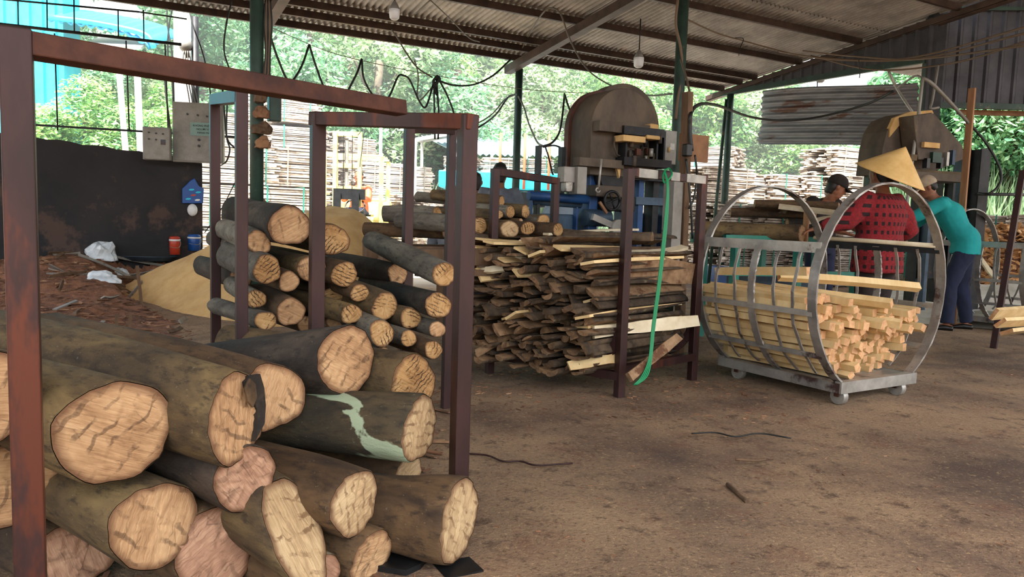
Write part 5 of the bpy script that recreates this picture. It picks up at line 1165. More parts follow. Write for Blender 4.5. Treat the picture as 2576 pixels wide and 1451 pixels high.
for k, (x, y, w, h, mt) in enumerate(((2345, 365, 40, 10, 'sawdust'), (2385, 400, 9, 34, 'galv'), (2370, 410, 8, 26, 'knob'), (2400, 396, 10, 36, 'bluegrey'), (2336, 410, 10, 24, 'knob'), (2300, 396, 16, 14, 'sawdust_old'), (2358, 396, 24, 24, 'green_steel'))):
    f.box(x-w/2, y-h/2, x+w/2, y+h/2, -.26, -.2).build('fitting', M[mt], saw2)
q = f.at(2350, 780, .1); 
o = f.box(2447, 376, 2478, 792, -.3, -.05); H_ = MB()
a = f.at(2462, 376, .2); 
for dx, w, dy, t in ((0, .02, 0, .24), (-.12, .24 if False else .02, 0, 0)): pass
H_.box(Vector((a.x, a.y, a.z/2)), (.012, .20, a.z), (f.x, f.y, Z)); 
for s_ in (-1, 1): H_.box(Vector((a.x, a.y, a.z/2))+f.y*.1*s_, (.16, .014, a.z), (f.x, f.y, Z))
top('steel_column', H_, M['dark_steel'], 'dark steel H-column standing right of the teal-shirted worker', 'column')
mb = MB(); a, b = f.at(2446, 222, -.3), f.at(2434, 378, -.3); b2 = Vector((b.x, b.y, 0)); mb.beam(b2, a, .07, .03); top('board_upright', mb, M['bronze_wood'], 'upright brown board rising above the steel H-column', 'board')
# conduits down from the column to the saw
def pipe(pts, r_, mat, label, name='conduit', cat='pipe', k=5):
    mb = MB(); mb.tube(smoothpath(pts, k) if k else pts, r_, 7); return top(name, mb, M[mat], label, cat)
pipe([U(2321, 196, 8.2), U(2309, 300, 8.2), U(2290, 440, 8.2), U(2276, 560, 8.2)], .018, 'panel_grey', 'grey conduit running straight down in front of the right band saw', k=3)
pipe([U(2321, 196, 8.2), U(2350, 215, 8.2), U(2420, 290, 8.3), U(2440, 312, 8.3)], .02, 'panel_grey', 'grey conduit slanting down right from the wall column to the upright board', k=4)
pipe([U(2321, 196, 8.2), U(2300, 192, 8.6), U(2256, 222, 9)], .012, 'panel_grey', 'thin grey conduit bracing left from the wall column', k=3)
pipe([U(2236, 180, 9), U(2256, 222, 9), U(2296, 284, 8.7)], .016, 'galv', 'pale slanting rod ending on the hood of the right band saw', k=3)
pipe([U(2360, 165, 8.9), U(2346, 250, 8.8), U(2341, 272, 8.7), U(2362, 270, 8.7)], .014, 'panel_grey', 'grey pipe with a short elbow just above the hood', k=4)
pipe([U(2440, 312, 8.3), U(2475, 352, 8.3), U(2505, 400, 8.3), U(2519, 440, 8.3), U(2510, 470, 8.3), U(2485, 488, 8.3), U(2462, 486, 8.5)], .014, 'cable', 'thick black cable looping down right of the steel H-column', 'cable', 'cable')
mb = MB(); mb.tube([U(2455, 488, 8.6), U(2620, 490, 9.2)], .02, 6); top('rail_pipe', mb, M['dark_steel'], 'dark horizontal rail at the right edge behind the looping cable', 'pipe')
a = U(2573, 430, 7.2); b = U(2505, 808, 7.0); mb = MB(); mb.beam(Vector((b.x, b.y, 0)), a, .05, .05); top('rack_post', mb, M['rust'], 'slanted dark post near the right edge, in front of the orange offcuts', 'post')
# ================================================================== FEED TABLE AND LOGS (right)
tc_ = U(1935, 640, 6.9); te = dirv(78); tnn = Z.cross(te); zt_ = U(1935, 606, 6.6).z
tb = empty('feed_table', (tc_.x, tc_.y, 0), 'green feed table carrying logs behind the barrel cart', 'table')
c = Vector((tc_.x, tc_.y, zt_))
for s_ in (-.32, .32): MB().beam(c+tnn*s_-te*.62, c+tnn*s_+te*.75, .06, .09).build('side_rail', M['green_paint'], tb)
for k in range(6): p = c+te*(-.55+.24*k)+Z*.03; mb = MB(); mb.tube([p-tnn*.31, p+tnn*.31], .025, 8); mb.build('roller', M['dark_steel'], tb)
for s_ in (-.3, .3):
    for u in (-.5, .1, .68): MB().beam(Vector((c.x, c.y, 0))+tnn*s_+te*u, c+tnn*s_+te*u-Z*.04, .06, .06).build('leg', M['green_paint'], tb)
MB().beam(c-tnn*.3-te*.6-Z*.28, c-tnn*.3+te*.7-Z*.28, .05, .05).build('lower_rail', M['green_paint'], tb)
MB().box(c+tnn*.1-Z*.42+te*.1, (.7, .4, .22), (te, tnn, Z)).build('motor_box', M['bluegrey'], tb)
MB().beam(c+te*.12+Z*.0-tnn*.36, c+te*.12+Z*.30-tnn*.36, .05, .02).build('stop_board', M['bronze_wood'], tb)
g = 'logs on the green feed table'
log(2018,588,6.5,.082,-78,0,.85,'thick yellowish-barked log lying lengthwise on the green feed table','bark_olive','cut_tan',(-50,0),group=g)
log(2052,540,6.9,.045,-80,0,.75,'thin dark knobbly log with pale end, second layer on the feed table','bark_brown','cut_tan',(-60,0),group=g)
log(2110,519,6.8,.042,-88,0,.75,'dark barked log on top of the feed table pile, before the capped worker','bark_brown','cut_tan',(-60,0),group=g)
log(2120,566,6.9,.05,-88,0,.5,'short log partly under the worker\'s hand on the feed table','bark_dark','cut_tan',(-60,0),group=g)
between('plank', U(1960, 522, 6.75), U(2130, 540, 6.6), .07, .025, WP, 'pale plank slanting across the logs on the feed table', 'plank', roll=.4)
between('plank', U(2030, 562, 6.6), U(2125, 548, 6.5), .06, .03, WP, 'short pale plank under the slanting one on the feed table', 'plank', roll=.3, seed=9)
crumple('plastic_bag', U(2240, 522, 6.6)+Vector((.2, 0, 0)), (.03, .03, .03), M['white_plastic'], 'small white bag end', 'bag', 8) if False else None
mb = MB(); q = G(1900, 730); mb.box(Vector((q.x+.0, q.y+1.2, .16)), (.9, .5, .32), (te, tnn, Z)); top('crate', mb, M['blue'], 'low blue crate on the floor under the green feed table', 'crate')
# ================================================================== FORKLIFT
f = LF(872, 12.4, 4); fk = empty('forklift', f.o[:], 'yellow forklift facing the camera in the bright yard, with a red-shirted driver', 'forklift')
for x in (836, 898): f.box(x, 332, x+12, 520, 0, .1).build('mast_rail', M['yellow'], fk)
for y in (332, 412, 470): f.box(836, y, 910, y+9, .02, .1).build('mast_bar', M['yellow'], fk)
for x in (862, 884): f.box(x, 340, x+3, 500, .0, .03).build('lift_chain', M['dark_steel'], fk)
f.box(866, 350, 876, 470, .05, .12).build('lift_cylinder', M['galv'], fk)
f.box(838, 476, 918, 500, -.08, 0).build('fork_carriage', M['dark_steel'], fk)
for x in (848, 894): q = f.at(x, 505, -.1); MB().box(q-f.y*.5+Z*(-.3), (.12, 1.0, .04), (f.x, f.y, Z)).build('fork', M['dark_steel'], fk); MB().box(q-Z*.1, (.12, .05, .45), (f.x, f.y, Z)).build('fork', M['dark_steel'], fk)
q0 = f.at(875, 500, 0)
MB().box(Vector((q0.x, q0.y, .75))+f.y*1.3, (1.05, 1.5, .55), (f.x, f.y, Z)).build('body', M['yellow'], fk, bevel=.05); MB().box(Vector((q0.x, q0.y, .95))+f.y*2.0, (1.05, .5, .8), (f.x, f.y, Z)).build('counterweight', M['yellow'], fk, bevel=.08)
for sx_ in (-.48, .48):
    for dy in (.55, 1.75): p = Vector((q0.x, q0.y, 0))+f.x*sx_+f.y*dy; MB().beam(p+Z*.9, p+Z*2.05, .06, .06).build('guard_post', M['yellow'], fk)
    for dy in (.35, 1.8): p = Vector((q0.x, q0.y, .28))+f.x*sx_+f.y*dy; mb = MB(); mb.tube([p-f.x*.11, p+f.x*.11], .28, 20); w_ = mb.build('wheel', M['knob'], fk); MB().tube([p-f.x*.12, p+f.x*.12], .12, 12).build('rim', M['yellow'], w_)
for k in range(5): p = Vector((q0.x, q0.y, 2.07))+f.y*(.6+.28*k); MB().beam(p-f.x*.5, p+f.x*.5, .05, .03).build('guard_bar', M['yellow'], fk)
MB().box(Vector((q0.x, q0.y, 1.0))+f.y*1.3, (.5, .5, .12), (f.x, f.y, Z)).build('seat', M['knob'], fk)
p = Vector((q0.x, q0.y, 1.2))+f.y*.85; MB().tube([p+f.x*.17*math.cos(a*.4)+Z*.12*math.sin(a*.4)+f.y*.1*math.sin(a*.4) for a in range(17)], .015, 6).build('steering_wheel', M['knob'], fk)
fkseat = Vector((q0.x, q0.y, 1.06))+f.y*1.3; fkf = f
# ================================================================== PEOPLE
def limb(mb, pts, rads, side, n=14):
    pts = [Vector(p) for p in pts]; b = len(mb.v); S = Vector(side)
    # dense interpolation
    P, Q = [], []
    for i in range(len(pts)-1):
        for j in range(5):
            t = j/5; t2 = t*t*(3-2*t); P.append(pts[i].lerp(pts[i+1], t)); Q.append((rads[i][0]*(1-t2)+rads[i+1][0]*t2, rads[i][1]*(1-t2)+rads[i+1][1]*t2))
    P.append(pts[-1]); Q.append(rads[-1])
    for i, p in enumerate(P):
        d = (P[min(i+1, len(P)-1)]-P[max(0, i-1)]).normalized(); x = (S-d*S.dot(d)).normalized(); y = d.cross(x)
        mb.v += [p+x*math.cos(2*math.pi*k/n)*Q[i][0]+y*math.sin(2*math.pi*k/n)*Q[i][1] for k in range(n)]
    for i in range(len(P)-1):
        for k in range(n): a0 = b+i*n+k; a1 = b+i*n+(k+1) % n; mb.f.append([a0, a1, a1+n, a0+n]); mb.m.append(0); mb.sm.append(True)
    mb.f.append([b+k for k in range(n)][::-1]); mb.m.append(0); mb.sm.append(True); mb.f.append([b+(len(P)-1)*n+k for k in range(n)]); mb.m.append(0); mb.sm.append(True)
def rm(o, vox, sm=3):
    r_ = o.modifiers.new('r', 'REMESH'); r_.mode = 'VOXEL'; r_.voxel_size = vox; r_.use_smooth_shade = True
    if sm: s_ = o.modifiers.new('s', 'SMOOTH'); s_.iterations = sm; s_.factor = .6
def person(px, d, face, label, J, cloth, s=1.0, hat=None, hz=None):
    """J: joints in the body's own frame (x right, y forward, z up)."""
    b = U(px, 640, d); b.z = 0; cf = Vector((math.sin(R(face)), math.cos(R(face)), 0)); rt = Vector((cf.y, -cf.x, 0))
    L = lambda p: b+rt*p[0]*s+cf*p[1]*s+Z*p[2]*s
    o = empty('person', b[:], label, 'person'); mb = MB()
    D = dict(pel=(0,0,.88), che=(0,0,1.18), nec=(0,-.01,1.36), hea=(0,.02,1.50), shL=(-.17,0,1.31), shR=(.17,0,1.31), elL=(-.25,.02,1.05), elR=(.25,.02,1.05), haL=(-.26,.14,.84), haR=(.26,.14,.84),
             hiL=(-.085,0,.86), hiR=(.085,0,.86), knL=(-.10,.02,.47), knR=(.10,.02,.47), anL=(-.10,-.03,.08), anR=(.10,-.03,.08), look=(0,1,0)); D.update(J)
    g_ = {k: L(v) for k, v in D.items() if k != 'look'}; lk = (rt*D['look'][0]+cf*D['look'][1]+Z*D['look'][2]).normalized()
    sp_ = lambda r_: (r_[0]*s, r_[1]*s)
    limb(mb, [g_['pel']-Z*.04*s, g_['pel']+Z*.04*s, g_['pel'].lerp(g_['che'], .5), g_['che'], g_['che'].lerp(g_['nec'], .7), g_['nec']], [sp_((.13,.09)), sp_((.15,.10)), sp_((.125,.085)), sp_((.155,.10)), sp_((.13,.075)), sp_((.055,.055))], rt)
    hx = lk.cross(Z).normalized(); hu = hx.cross(lk).normalized()
    limb(mb, [g_['nec']-Z*.03*s, g_['hea']-hu*.07*s], [sp_((.055,.055)), sp_((.05,.05))], rt)
    hc = g_['hea']
    limb(mb, [hc-hu*.115*s+lk*.035*s, hc-hu*.09*s+lk*.03*s, hc-hu*.04*s+lk*.012*s, hc+hu*.02*s, hc+hu*.075*s-lk*.005*s, hc+hu*.115*s-lk*.01*s], [sp_((.022,.025)), sp_((.045,.055)), sp_((.064,.078)), sp_((.073,.09)), sp_((.062,.078)), sp_((.02,.03))], hx, 16)
    limb(mb, [hc+lk*.075*s+hu*.015*s, hc+lk*.10*s-hu*.025*s, hc+lk*.085*s-hu*.035*s], [sp_((.009,.009)), sp_((.014,.012)), sp_((.012,.008))], hx, 8)   # nose
    limb(mb, [hc+lk*.078*s-hu*.062*s-hx*.018*s, hc+lk*.085*s-hu*.06*s, hc+lk*.078*s-hu*.062*s+hx*.018*s], [sp_((.006,.006)), sp_((.009,.008)), sp_((.006,.006))], hu, 6)   # lips
    for q in (-1, 1): limb(mb, [hc+hx*.072*q*s-hu*.03*s, hc+hx*.08*q*s+hu*.0*s-lk*.006*s, hc+hx*.076*q*s+hu*.025*s-lk*.004*s], [sp_((.008,.012)), sp_((.008,.018)), sp_((.006,.012))], hx, 8)  # ears
    for q, S_, El, Ha in ((-1, 'shL', 'elL', 'haL'), (1, 'shR', 'elR', 'haR')):
        limb(mb, [g_[S_].lerp(g_['che'], .25), g_[S_], g_[S_].lerp(g_[El], .5), g_[El], g_[El].lerp(g_[Ha], .35), g_[Ha]], [sp_((.05,.05)), sp_((.052,.05)), sp_((.043,.043)), sp_((.037,.037)), sp_((.038,.036)), sp_((.025,.02))], cf)
        hd = (g_[Ha]-g_[El]).normalized(); hs_ = hd.cross(Z).normalized() if abs(hd.z) < .95 else rt; hn = hs_.cross(hd)
        limb(mb, [g_[Ha], g_[Ha]+hd*.045*s, g_[Ha]+hd*.085*s], [sp_((.028,.018)), sp_((.038,.016)), sp_((.038,.013))], hs_, 10)
        for k, fl in enumerate((.062, .072, .068, .052)):
            r0_ = g_[Ha]+hd*.082*s+hs_*(-.027+.018*k)*s; sg_ = -hn if hn.z > 0 else hn
            limb(mb, [r0_, r0_+hd*fl*.5*s+sg_*.006*s, r0_+hd*fl*.85*s+sg_*.028*s], [sp_((.0085,.0085)), sp_((.008,.008)), sp_((.006,.006))], hs_, 7)
        t0 = g_[Ha]+hd*.03*s-hs_*.028*s*q; limb(mb, [t0, t0+hd*.03*s-hs_*.022*s*q, t0+hd*.06*s-hs_*.026*s*q], [sp_((.011,.011)), sp_((.010,.010)), sp_((.007,.007))], hs_, 7)
    for H_, K_, A_2 in (('hiL', 'knL', 'anL'), ('hiR', 'knR', 'anR')):
        limb(mb, [g_[H_]+Z*.03*s, g_[H_]-Z*.04*s, g_[H_].lerp(g_[K_], .5), g_[K_], g_[K_].lerp(g_[A_2], .35), g_[A_2]], [sp_((.08,.085)), sp_((.08,.085)), sp_((.065,.07)), sp_((.05,.052)), sp_((.05,.055)), sp_((.033,.035))], rt)
        a_ = g_[A_2]; limb(mb, [a_-cf*.05*s-Z*.045*s, a_+cf*.03*s-Z*.04*s, a_+cf*.12*s-Z*.052*s, a_+cf*.165*s-Z*.055*s], [sp_((.03,.028)), sp_((.036,.035)), sp_((.042,.022)), sp_((.028,.016))], rt)
    body = mb.build('body', M['skin'], o); rm(body, .0085, 2)
    # clothes follow the body
    c = cloth; puff = c.get('puff', 1.16)
    mb = MB(); hem = g_['pel']-Z*c.get('hem', .02)*s
    limb(mb, [hem, g_['pel']+Z*.06*s, g_['pel'].lerp(g_['che'], .5), g_['che'], g_['che'].lerp(g_['nec'], .72), g_['nec'].lerp(g_['che'], .05)], [sp_((.155*puff,.115*puff)), sp_((.152*puff,.112*puff)), sp_((.14*puff,.105*puff)), sp_((.16*puff,.115*puff)), sp_((.125*puff,.08*puff)), sp_((.065,.062))], rt, 20)
    sl = c.get('sleeve', 1.0)
    for S_, El, Ha in (('shL', 'elL', 'haL'), ('shR', 'elR', 'haR')):
        pts = [g_[S_].lerp(g_['che'], .35), g_[S_], g_[S_].lerp(g_[El], .5), g_[El]]; rr = [sp_((.065,.065)), sp_((.068,.065)), sp_((.058*puff,.058*puff)), sp_((.052*puff,.052*puff))]
        if sl > .9: pts += [g_[El].lerp(g_[Ha], .5), g_[El].lerp(g_[Ha], .92)]; rr += [sp_((.048*puff,.046*puff)), sp_((.038*puff,.036*puff))]
        limb(mb, pts, rr, cf)
    sh_ = mb.build('shirt', M[c['top']], o); rm(sh_, .011, 5)
    tx = bpy.data.textures.get('folds') or bpy.data.textures.new('folds', 'CLOUDS'); tx.noise_scale = .13
    dm = sh_.modifiers.new('d', 'DISPLACE'); dm.texture = tx; dm.strength = .022; dm.mid_level = .5
    mb = MB()
    limb(mb, [g_['pel']-Z*.10*s, g_['pel']-Z*.02*s, g_['pel']+Z*.07*s], [sp_((.15,.115)), sp_((.165,.125)), sp_((.145,.11))], rt, 20)
    for H_, K_, A_2 in (('hiL', 'knL', 'anL'), ('hiR', 'knR', 'anR')):
        limb(mb, [g_[H_], g_[H_]-Z*.06*s, g_[H_].lerp(g_[K_], .5), g_[K_], g_[K_].lerp(g_[A_2], .5), g_[A_2]+Z*.0], [sp_((.095,.10)), sp_((.097,.105)), sp_((.088,.09)), sp_((.074,.078)), sp_((.068,.072)), sp_((.06,.066))], rt)
    pa = mb.build('trousers', M[c['bot']], o); rm(pa, .011, 4); dm = pa.modifiers.new('d', 'DISPLACE'); dm.texture = tx; dm.strength = .02; dm.mid_level = .5
    for A_2 in ('anL', 'anR'):
        a_ = g_[A_2]; mb = MB(); limb(mb, [a_-cf*.055*s-Z*.05*s, a_+cf*.03*s-Z*.045*s, a_+cf*.12*s-Z*.055*s, a_+cf*.175*s-Z*.058*s], [sp_((.036,.028)), sp_((.042,.036)), sp_((.048,.024)), sp_((.032,.018))], rt); mb.build('shoe', M['knob'], o)
    # hair
    mb = MB(); hd_ = c.get('hair', 1.0)
    limb(mb, [hc-hu*.055*s*hd_-lk*.055*s, hc-hu*.01*s-lk*.042*s, hc+hu*.05*s-lk*.022*s, hc+hu*.10*s-lk*.012*s, hc+hu*.128*s-lk*.01*s], [sp_((.055,.04)), sp_((.076,.058)), sp_((.08,.078)), sp_((.06,.066)), sp_((.02,.02))], hx, 16)
    ha = mb.build('hair', M['hair'], o); rm(ha, .008, 2)
    for q in (-1, 1):
        mb = MB(); mb.ball(hc+lk*.078*s+hx*.03*q*s+hu*.008*s, .0085*s, 8, 6); mb.build('eye', M['knob'], o)
    if hat == 'cap':
        cm = M[c['cap']]; mb = MB()
        secs = [(hc+hu*(.035+.1*math.sin(a))*s-lk*.004*s, .084*math.cos(a)*s+.003, .103*math.cos(a)*s+.003) for a in [k*math.pi/2/7 for k in range(8)]]
        mb.loft([(hc+hu*.015*s-lk*.004*s, .083*s, .101*s)]+secs, 22, 0, hx, lk); cp = mb.build('cap', cm, o)
        mb = MB(); rows = []
        for k in range(9):
            a = -1.0+2.0*k/8
            for t in (0, 1):
                r_ = .10+.075*t*math.cos(a*.8); rows.append(hc+hu*(.03-.018*t-.012*abs(a))*s+hx*.078*math.sin(a)*s+lk*(r_*math.cos(a*.75))*s)
        mb.add(rows, [(2*k, 2*k+1, 2*k+3, 2*k+2) for k in range(8)], 0, True); bl = mb.build('brim', cm, cp) if False else mb.build('cap_brim', cm, o); sm_ = bl.modifiers.new('s', 'SOLIDIFY'); sm_.thickness = .005
    return o, g_, L, lk, hu, hx, hc
# worker in the straw hat: stands with her back to us, leaning on a log
o, g_, L, lk, hu, hx, hc = person(2208, 6.1, -28, 'person in red and black knitted jacket seen from behind beyond the barrel cart',
    dict(haL=(-.52,.16,1.06), elL=(-.34,.05,1.12), haR=(.30,.16,.98), elR=(.29,-.05,1.07), hea=(.03,.05,1.49), look=(.05,.95,-.3)), dict(top='knit', bot='pattern_cloth', puff=1.5, hem=.16, sleeve=1, hair=1.6), s=1.0)
hcn = U(2238, 444, 6.0); axis = (CR*.085+CU*.225-fwd*.085).normalized(); Hh = .25; ap = hcn+axis*Hh
hx_ = axis.cross(fwd).normalized(); hy_ = axis.cross(hx_); HR = .275
mb = MB(); mb.loft([(ap-axis*Hh*t, HR*t+.003, HR*t+.003) for t in [k/14 for k in range(15)]], 40, 0, hx_, hy_); mb.f.pop(); mb.m.pop(); mb.sm.pop()
ho = top('conical_hat', mb, M['straw'], 'conical straw hat on the head of the person in the red jacket', 'hat'); ho.modifiers.new('s', 'SOLIDIFY').thickness = .004
mb = MB(); mb.tube([ap-axis*Hh+hx_*HR*math.cos(a*.2)+hy_*HR*math.sin(a*.2) for a in range(32)], .004, 5); mb.build('rim', M['straw'], ho)
# teal worker: bends forward to the left
person(2410, 8.2, -62, 'person in teal shirt, navy trousers and tan cap bending at the right saw',
    dict(pel=(0,-.06,.90), che=(0,.10,1.20), nec=(0,.24,1.37), hea=(0,.33,1.485), look=(-.1,.80,-.42), shL=(-.17,.19,1.32), shR=(.17,.17,1.32), elL=(-.22,.42,1.17), elR=(.22,.40,1.12), haL=(-.14,.62,1.10), haR=(.14,.62,1.05),
         hiL=(-.09,-.06,.88), hiR=(.09,-.06,.88), knL=(-.12,.06,.47), knR=(.12,-.06,.47), anL=(-.14,.05,.08), anR=(.14,-.14,.08)), dict(top='teal', bot='navy', puff=1.22, hem=.10, sleeve=1, cap='cap_tan', hair=1.0), s=1.04, hat='cap')
# capped worker behind the feed table
person(2062, 7.9, 150, 'person in dark shirt and black cap bowed over the logs beyond the feed table',
    dict(nec=(0,.06,1.34), hea=(-.02,.13,1.455), look=(-.75,.55,-.35), haL=(-.20,.40,1.0), elL=(-.26,.18,1.06), haR=(.18,.42,1.0), elR=(.26,.2,1.06)), dict(top='black_cloth', bot='navy', puff=1.15, cap='black_cloth', sleeve=.5, hair=1.5), s=1.02, hat='cap')
# people at the far left of the big saw
person(1252, 8.6, 15, 'person in grey shirt with black hair, back turned, standing behind the far log bed', dict(), dict(top='grey_cloth', bot='navy', puff=1.2, sleeve=.5, hair=1.7), s=1.04)
person(1186, 9.1, 10, 'person in bright blue shirt half hidden by the front rack post, back to us', dict(hea=(.02,.05,1.48)), dict(top='blue_cloth', bot='navy', puff=1.15, sleeve=.5, hair=1.7), s=1.0)
person(1408, 7.9, 20, 'person in pale blue shirt stooping behind the roller stand, head hidden', dict(pel=(0,-.05,.86), che=(0,.12,1.10), nec=(0,.28,1.24), hea=(.0,.42,1.30), look=(0,.8,-.6), shL=(-.17,.2,1.22), shR=(.17,.2,1.22), elL=(-.25,.32,1.0), elR=(.25,.32,1.0), haL=(-.2,.5,.9), haR=(.2,.5,.9)), dict(top='paleblue_cloth', bot='navy', puff=1.4, hair=1.3), s=1.0)
person(1146, 7.8, 5, 'person with grey cap low behind the far logs, only the cap showing', dict(pel=(0,0,.50), che=(0,0,.80), nec=(0,.0,.98), hea=(0,.02,1.12), shL=(-.17,0,.93), shR=(.17,0,.93), elL=(-.24,.1,.7), elR=(.24,.1,.7), haL=(-.2,.3,.62), haR=(.2,.3,.62), hiL=(-.09,0,.48), hiR=(.09,0,.48), knL=(-.12,.38,.50), knR=(.12,.38,.50), anL=(-.12,.34,.08), anR=(.12,.34,.08)), dict(top='grey_cloth', bot='navy', cap='grey_cloth', hair=1.2), s=1.1, hat='cap')
q = U(1146, 640, 7.8); mb = MB(); mb.box((q.x, q.y, .20), (.35, .3, .40)); top('stool', mb, M['old_wood'], 'wooden box stool under the person with the grey cap', 'stool')
# forklift driver
q = fkseat; pxd = 1288+ (q-CAM).dot(CR)/(q-CAM).dot(fwd)*F
person(pxd, (q-CAM).dot(fwd), 184, 'person in red shirt sitting at the wheel of the yellow forklift', dict(pel=(0,0,1.12), che=(0,.02,1.40), nec=(0,.02,1.58), hea=(0,.04,1.72), shL=(-.17,0,1.53), shR=(.17,0,1.53), elL=(-.22,.18,1.32), elR=(.22,.18,1.32), haL=(-.12,.36,1.34), haR=(.12,.36,1.34), hiL=(-.09,0,1.10), hiR=(.09,0,1.10), knL=(-.12,.36,1.10), knR=(.12,.36,1.10), anL=(-.12,.42,.78), anR=(.12,.42,.78)), dict(top='truck_red', bot='navy', hair=1.2), s=1.0)
# ================================================================== CABLES AND WIRES
def wire(pts, d, r_, mat='cable', label='', k=6):
    P = [U(p[0], p[1], p[2] if len(p) > 2 else d) for p in pts]; mb = MB(); mb.tube(smoothpath(P, k), r_, 6); return top('cable', mb, M[mat], label, 'cable')
W = wire; rr = .014
W([(678,85,8.8),(700,150,8.9),(728,205,9),(757,170,9.1),(778,112,9.2)],9,rr,label='black cable sagging right from the thick left post, first loop')
W([(778,112,9.2),(796,170,9.3),(820,225,9.3),(860,245,9.4),(895,190,9.5),(910,148,9.6)],9,rr,label='black cable loop between the first and second hanging points left of centre')
W([(910,148,9.6),(916,200,9.6),(945,246,9.7),(975,248,9.8),(1000,195,9.9),(1010,188,10)],9,rr,label='black cable loop just left of the bunched knot of wires')
W([(1010,188,10),(1030,200,10),(1055,255,10.1),(1072,268,10.1),(1090,210,10.2),(1096,192,10.2)],10,rr,label='black cable loop running into the bunched knot of wires')
W([(1098,190,10.2),(1106,200,10.2),(1092,215,10.2),(1100,240,10.2),(1090,205,10.2),(1104,196,10.2),(1094,222,10.2)],10,.02,label='tight knot of black wires bunched high above the right end of the front rack')
W([(1092,200,10.2),(1092,240,10.2),(1093,290,10.2),(1094,350,10.2)],10,rr,label='black cable dropping straight from the knot, left one')
W([(1098,200,10.2),(1101,240,10.2),(1104,300,10.2),(1102,350,10.2)],10,rr,label='black cable dropping straight from the knot, right one')
W([(1104,200,10.2),(1125,240,10.2),(1143,290,10.2),(1150,340,10.2)],10,rr,label='black cable slanting down right from the knot')
W([(1104,203,10.2),(1140,214,10.3),(1190,213,10.5),(1240,190,10.8),(1284,150,11.2)],10,rr,label='black cable swinging up from the knot to the rafter end')
W([(985,75,9.8),(1000,95,9.9),(1020,130,10),(1050,170,10.1),(1088,195,10.2)],10,.011,'cable_grey','grey cable slanting down from the eave purlin to the knot')
W([(1043,152,10),(1052,190,10),(1050,245,10.1),(1062,248,10.1),(1090,215,10.2)],10,.009,'cable_grey','thin grey cable hanging in a hook shape left of the knot')
W([(1298,237,11.8),(1278,245,11.5),(1250,285,11),(1220,310,10.5),(1185,330,10.2),(1150,345,10.1)],10,rr,label='thick black cable swinging left from the slim centre post')
W([(1298,205,11.8),(1297,236,11.8),(1270,250,11.5),(1240,285,11),(1205,308,10.6),(1180,314,10.4)],10,.009,'cable_grey','thin grey cable following the thick one left of the slim centre post')
W([(1304,243,11.8),(1318,270,11.5),(1330,310,11),(1350,355,10),(1366,368,9)],10,rr,'cable_grey','cable swinging right from the slim centre post to the roller uprights')
W([(1366,368,9),(1390,358,9.2),(1408,330,9.5),(1416,280,10),(1420,236,10.2)],10,rr,label='black cable rising from the roller uprights to a hanging point')
W([(1420,236,10.2),(1428,262,9.6),(1440,290,9),(1458,315,8),(1470,330,7.2)],9,rr,label='black cable coming down to the left side of the big wheel housing')
W([(1372,370,6.2),(1380,395,6.2),(1388,430,6.1),(1392,440,6.1)],6,.008,label='thin black wire falling beside the left roller upright')
W([(1365,370,6.3),(1395,366,6.3),(1420,376,6.35)],6,.008,label='thin wire tying the tops of the two roller uprights')
W([(1312,125,11.5),(1330,90,11),(1360,40,10),(1385,20,9.8),(1410,35,9.8),(1430,90,10),(1460,150,10.4),(1495,190,10.6),(1560,225,10.5),(1630,240,9.5),(1690,236,8.2)],10,.011,'cable_grey','long grey cable arched over the rafter and sagging to the thick right post')
W([(1082,0,8),(1130,45,8.6),(1180,95,9.5),(1206,105,10)],9,.007,'cable_grey','thin grey wire crossing the roof left of the rafter')
W([(1082,0,8),(1060,20,8.2),(1045,35,8.4)],9,.007,'cable_grey','short thin wire reaching down left under the roof sheets')
W([(640,50,7),(800,120,10),(900,150,10.4),(1095,190,10.8),(1300,222,11.6),(1425,232,12),(1560,236,12)],9,.005,'cable_grey','long taut thin wire carrying the hanging cable loops')
W([(1705,0,7.4),(1700,60,7.4),(1712,120,7.45),(1716,180,7.5),(1705,250,7.5),(1700,300,7.5)],7.4,.014,'cable_brown','dusty cable running down the thick right post')
W([(1712,150,7.4),(1725,190,6.5),(1735,232,5.8),(1742,250,5.8)],7,.009,'cable_brown','dusty cable hanging from the thick post to the wooden post')
W([(1740,380,5.75),(1735,320,5.75),(1740,280,5.8),(1762,262,6.5),(1790,262,7.5),(1820,270,8.5),(1880,292,10),(1940,302,10.6),(2000,302,10.8),(2080,290,10.6),(2180,262,10),(2250,228,9.4)],7,.016,label='long black cable swinging from the wooden post across the hanging sheet')
W([(1726,400,5.75),(1732,450,5.75),(1738,520,5.75),(1742,600,5.8)],6,.009,label='black cable dangling down the wooden post below the switch')
W([(1748,390,5.75),(1752,420,5.75),(1752,455,5.8),(1745,500,5.8),(1732,525,5.8)],6,.008,label='thin black cable looping right of the wooden post')
for k, (a, b, c_, d_) in enumerate((((2020,128),(2150,142),(2320,146),(2600,78)), ((2010,140),(2180,152),(2330,138),(2600,62)), ((2040,140),(2200,176),(2400,158),(2600,98)), ((1960,130),(2100,150),(2300,150),(2600,112)))):
    W([a+(11.5,), b+(10.6,), c_+(9.6,), d_+(7.5,)], 9, .012, 'cable_brown', ('uppermost', 'second', 'third', 'lowest')[k]+' of four dusty wires sweeping across the dark siding wall')
W([(1720,45,8),(1800,82,9.5),(1860,100,10.5),(1940,122,11.5),(2010,140,11.6)],9,.010,'cable_brown','dusty wire under the roof from the thick right post to the gable')
W([(1850,95,10),(1870,98,10.2),(1862,120,10.1),(1858,140,10.1)],10,.006,label='thin frayed wire end hanging under the roof near the gable')
W([(2160,150,10),(2163,180,10),(2162,196,10)],10,.006,label='short frayed wire hanging from the dusty wires before the gable')
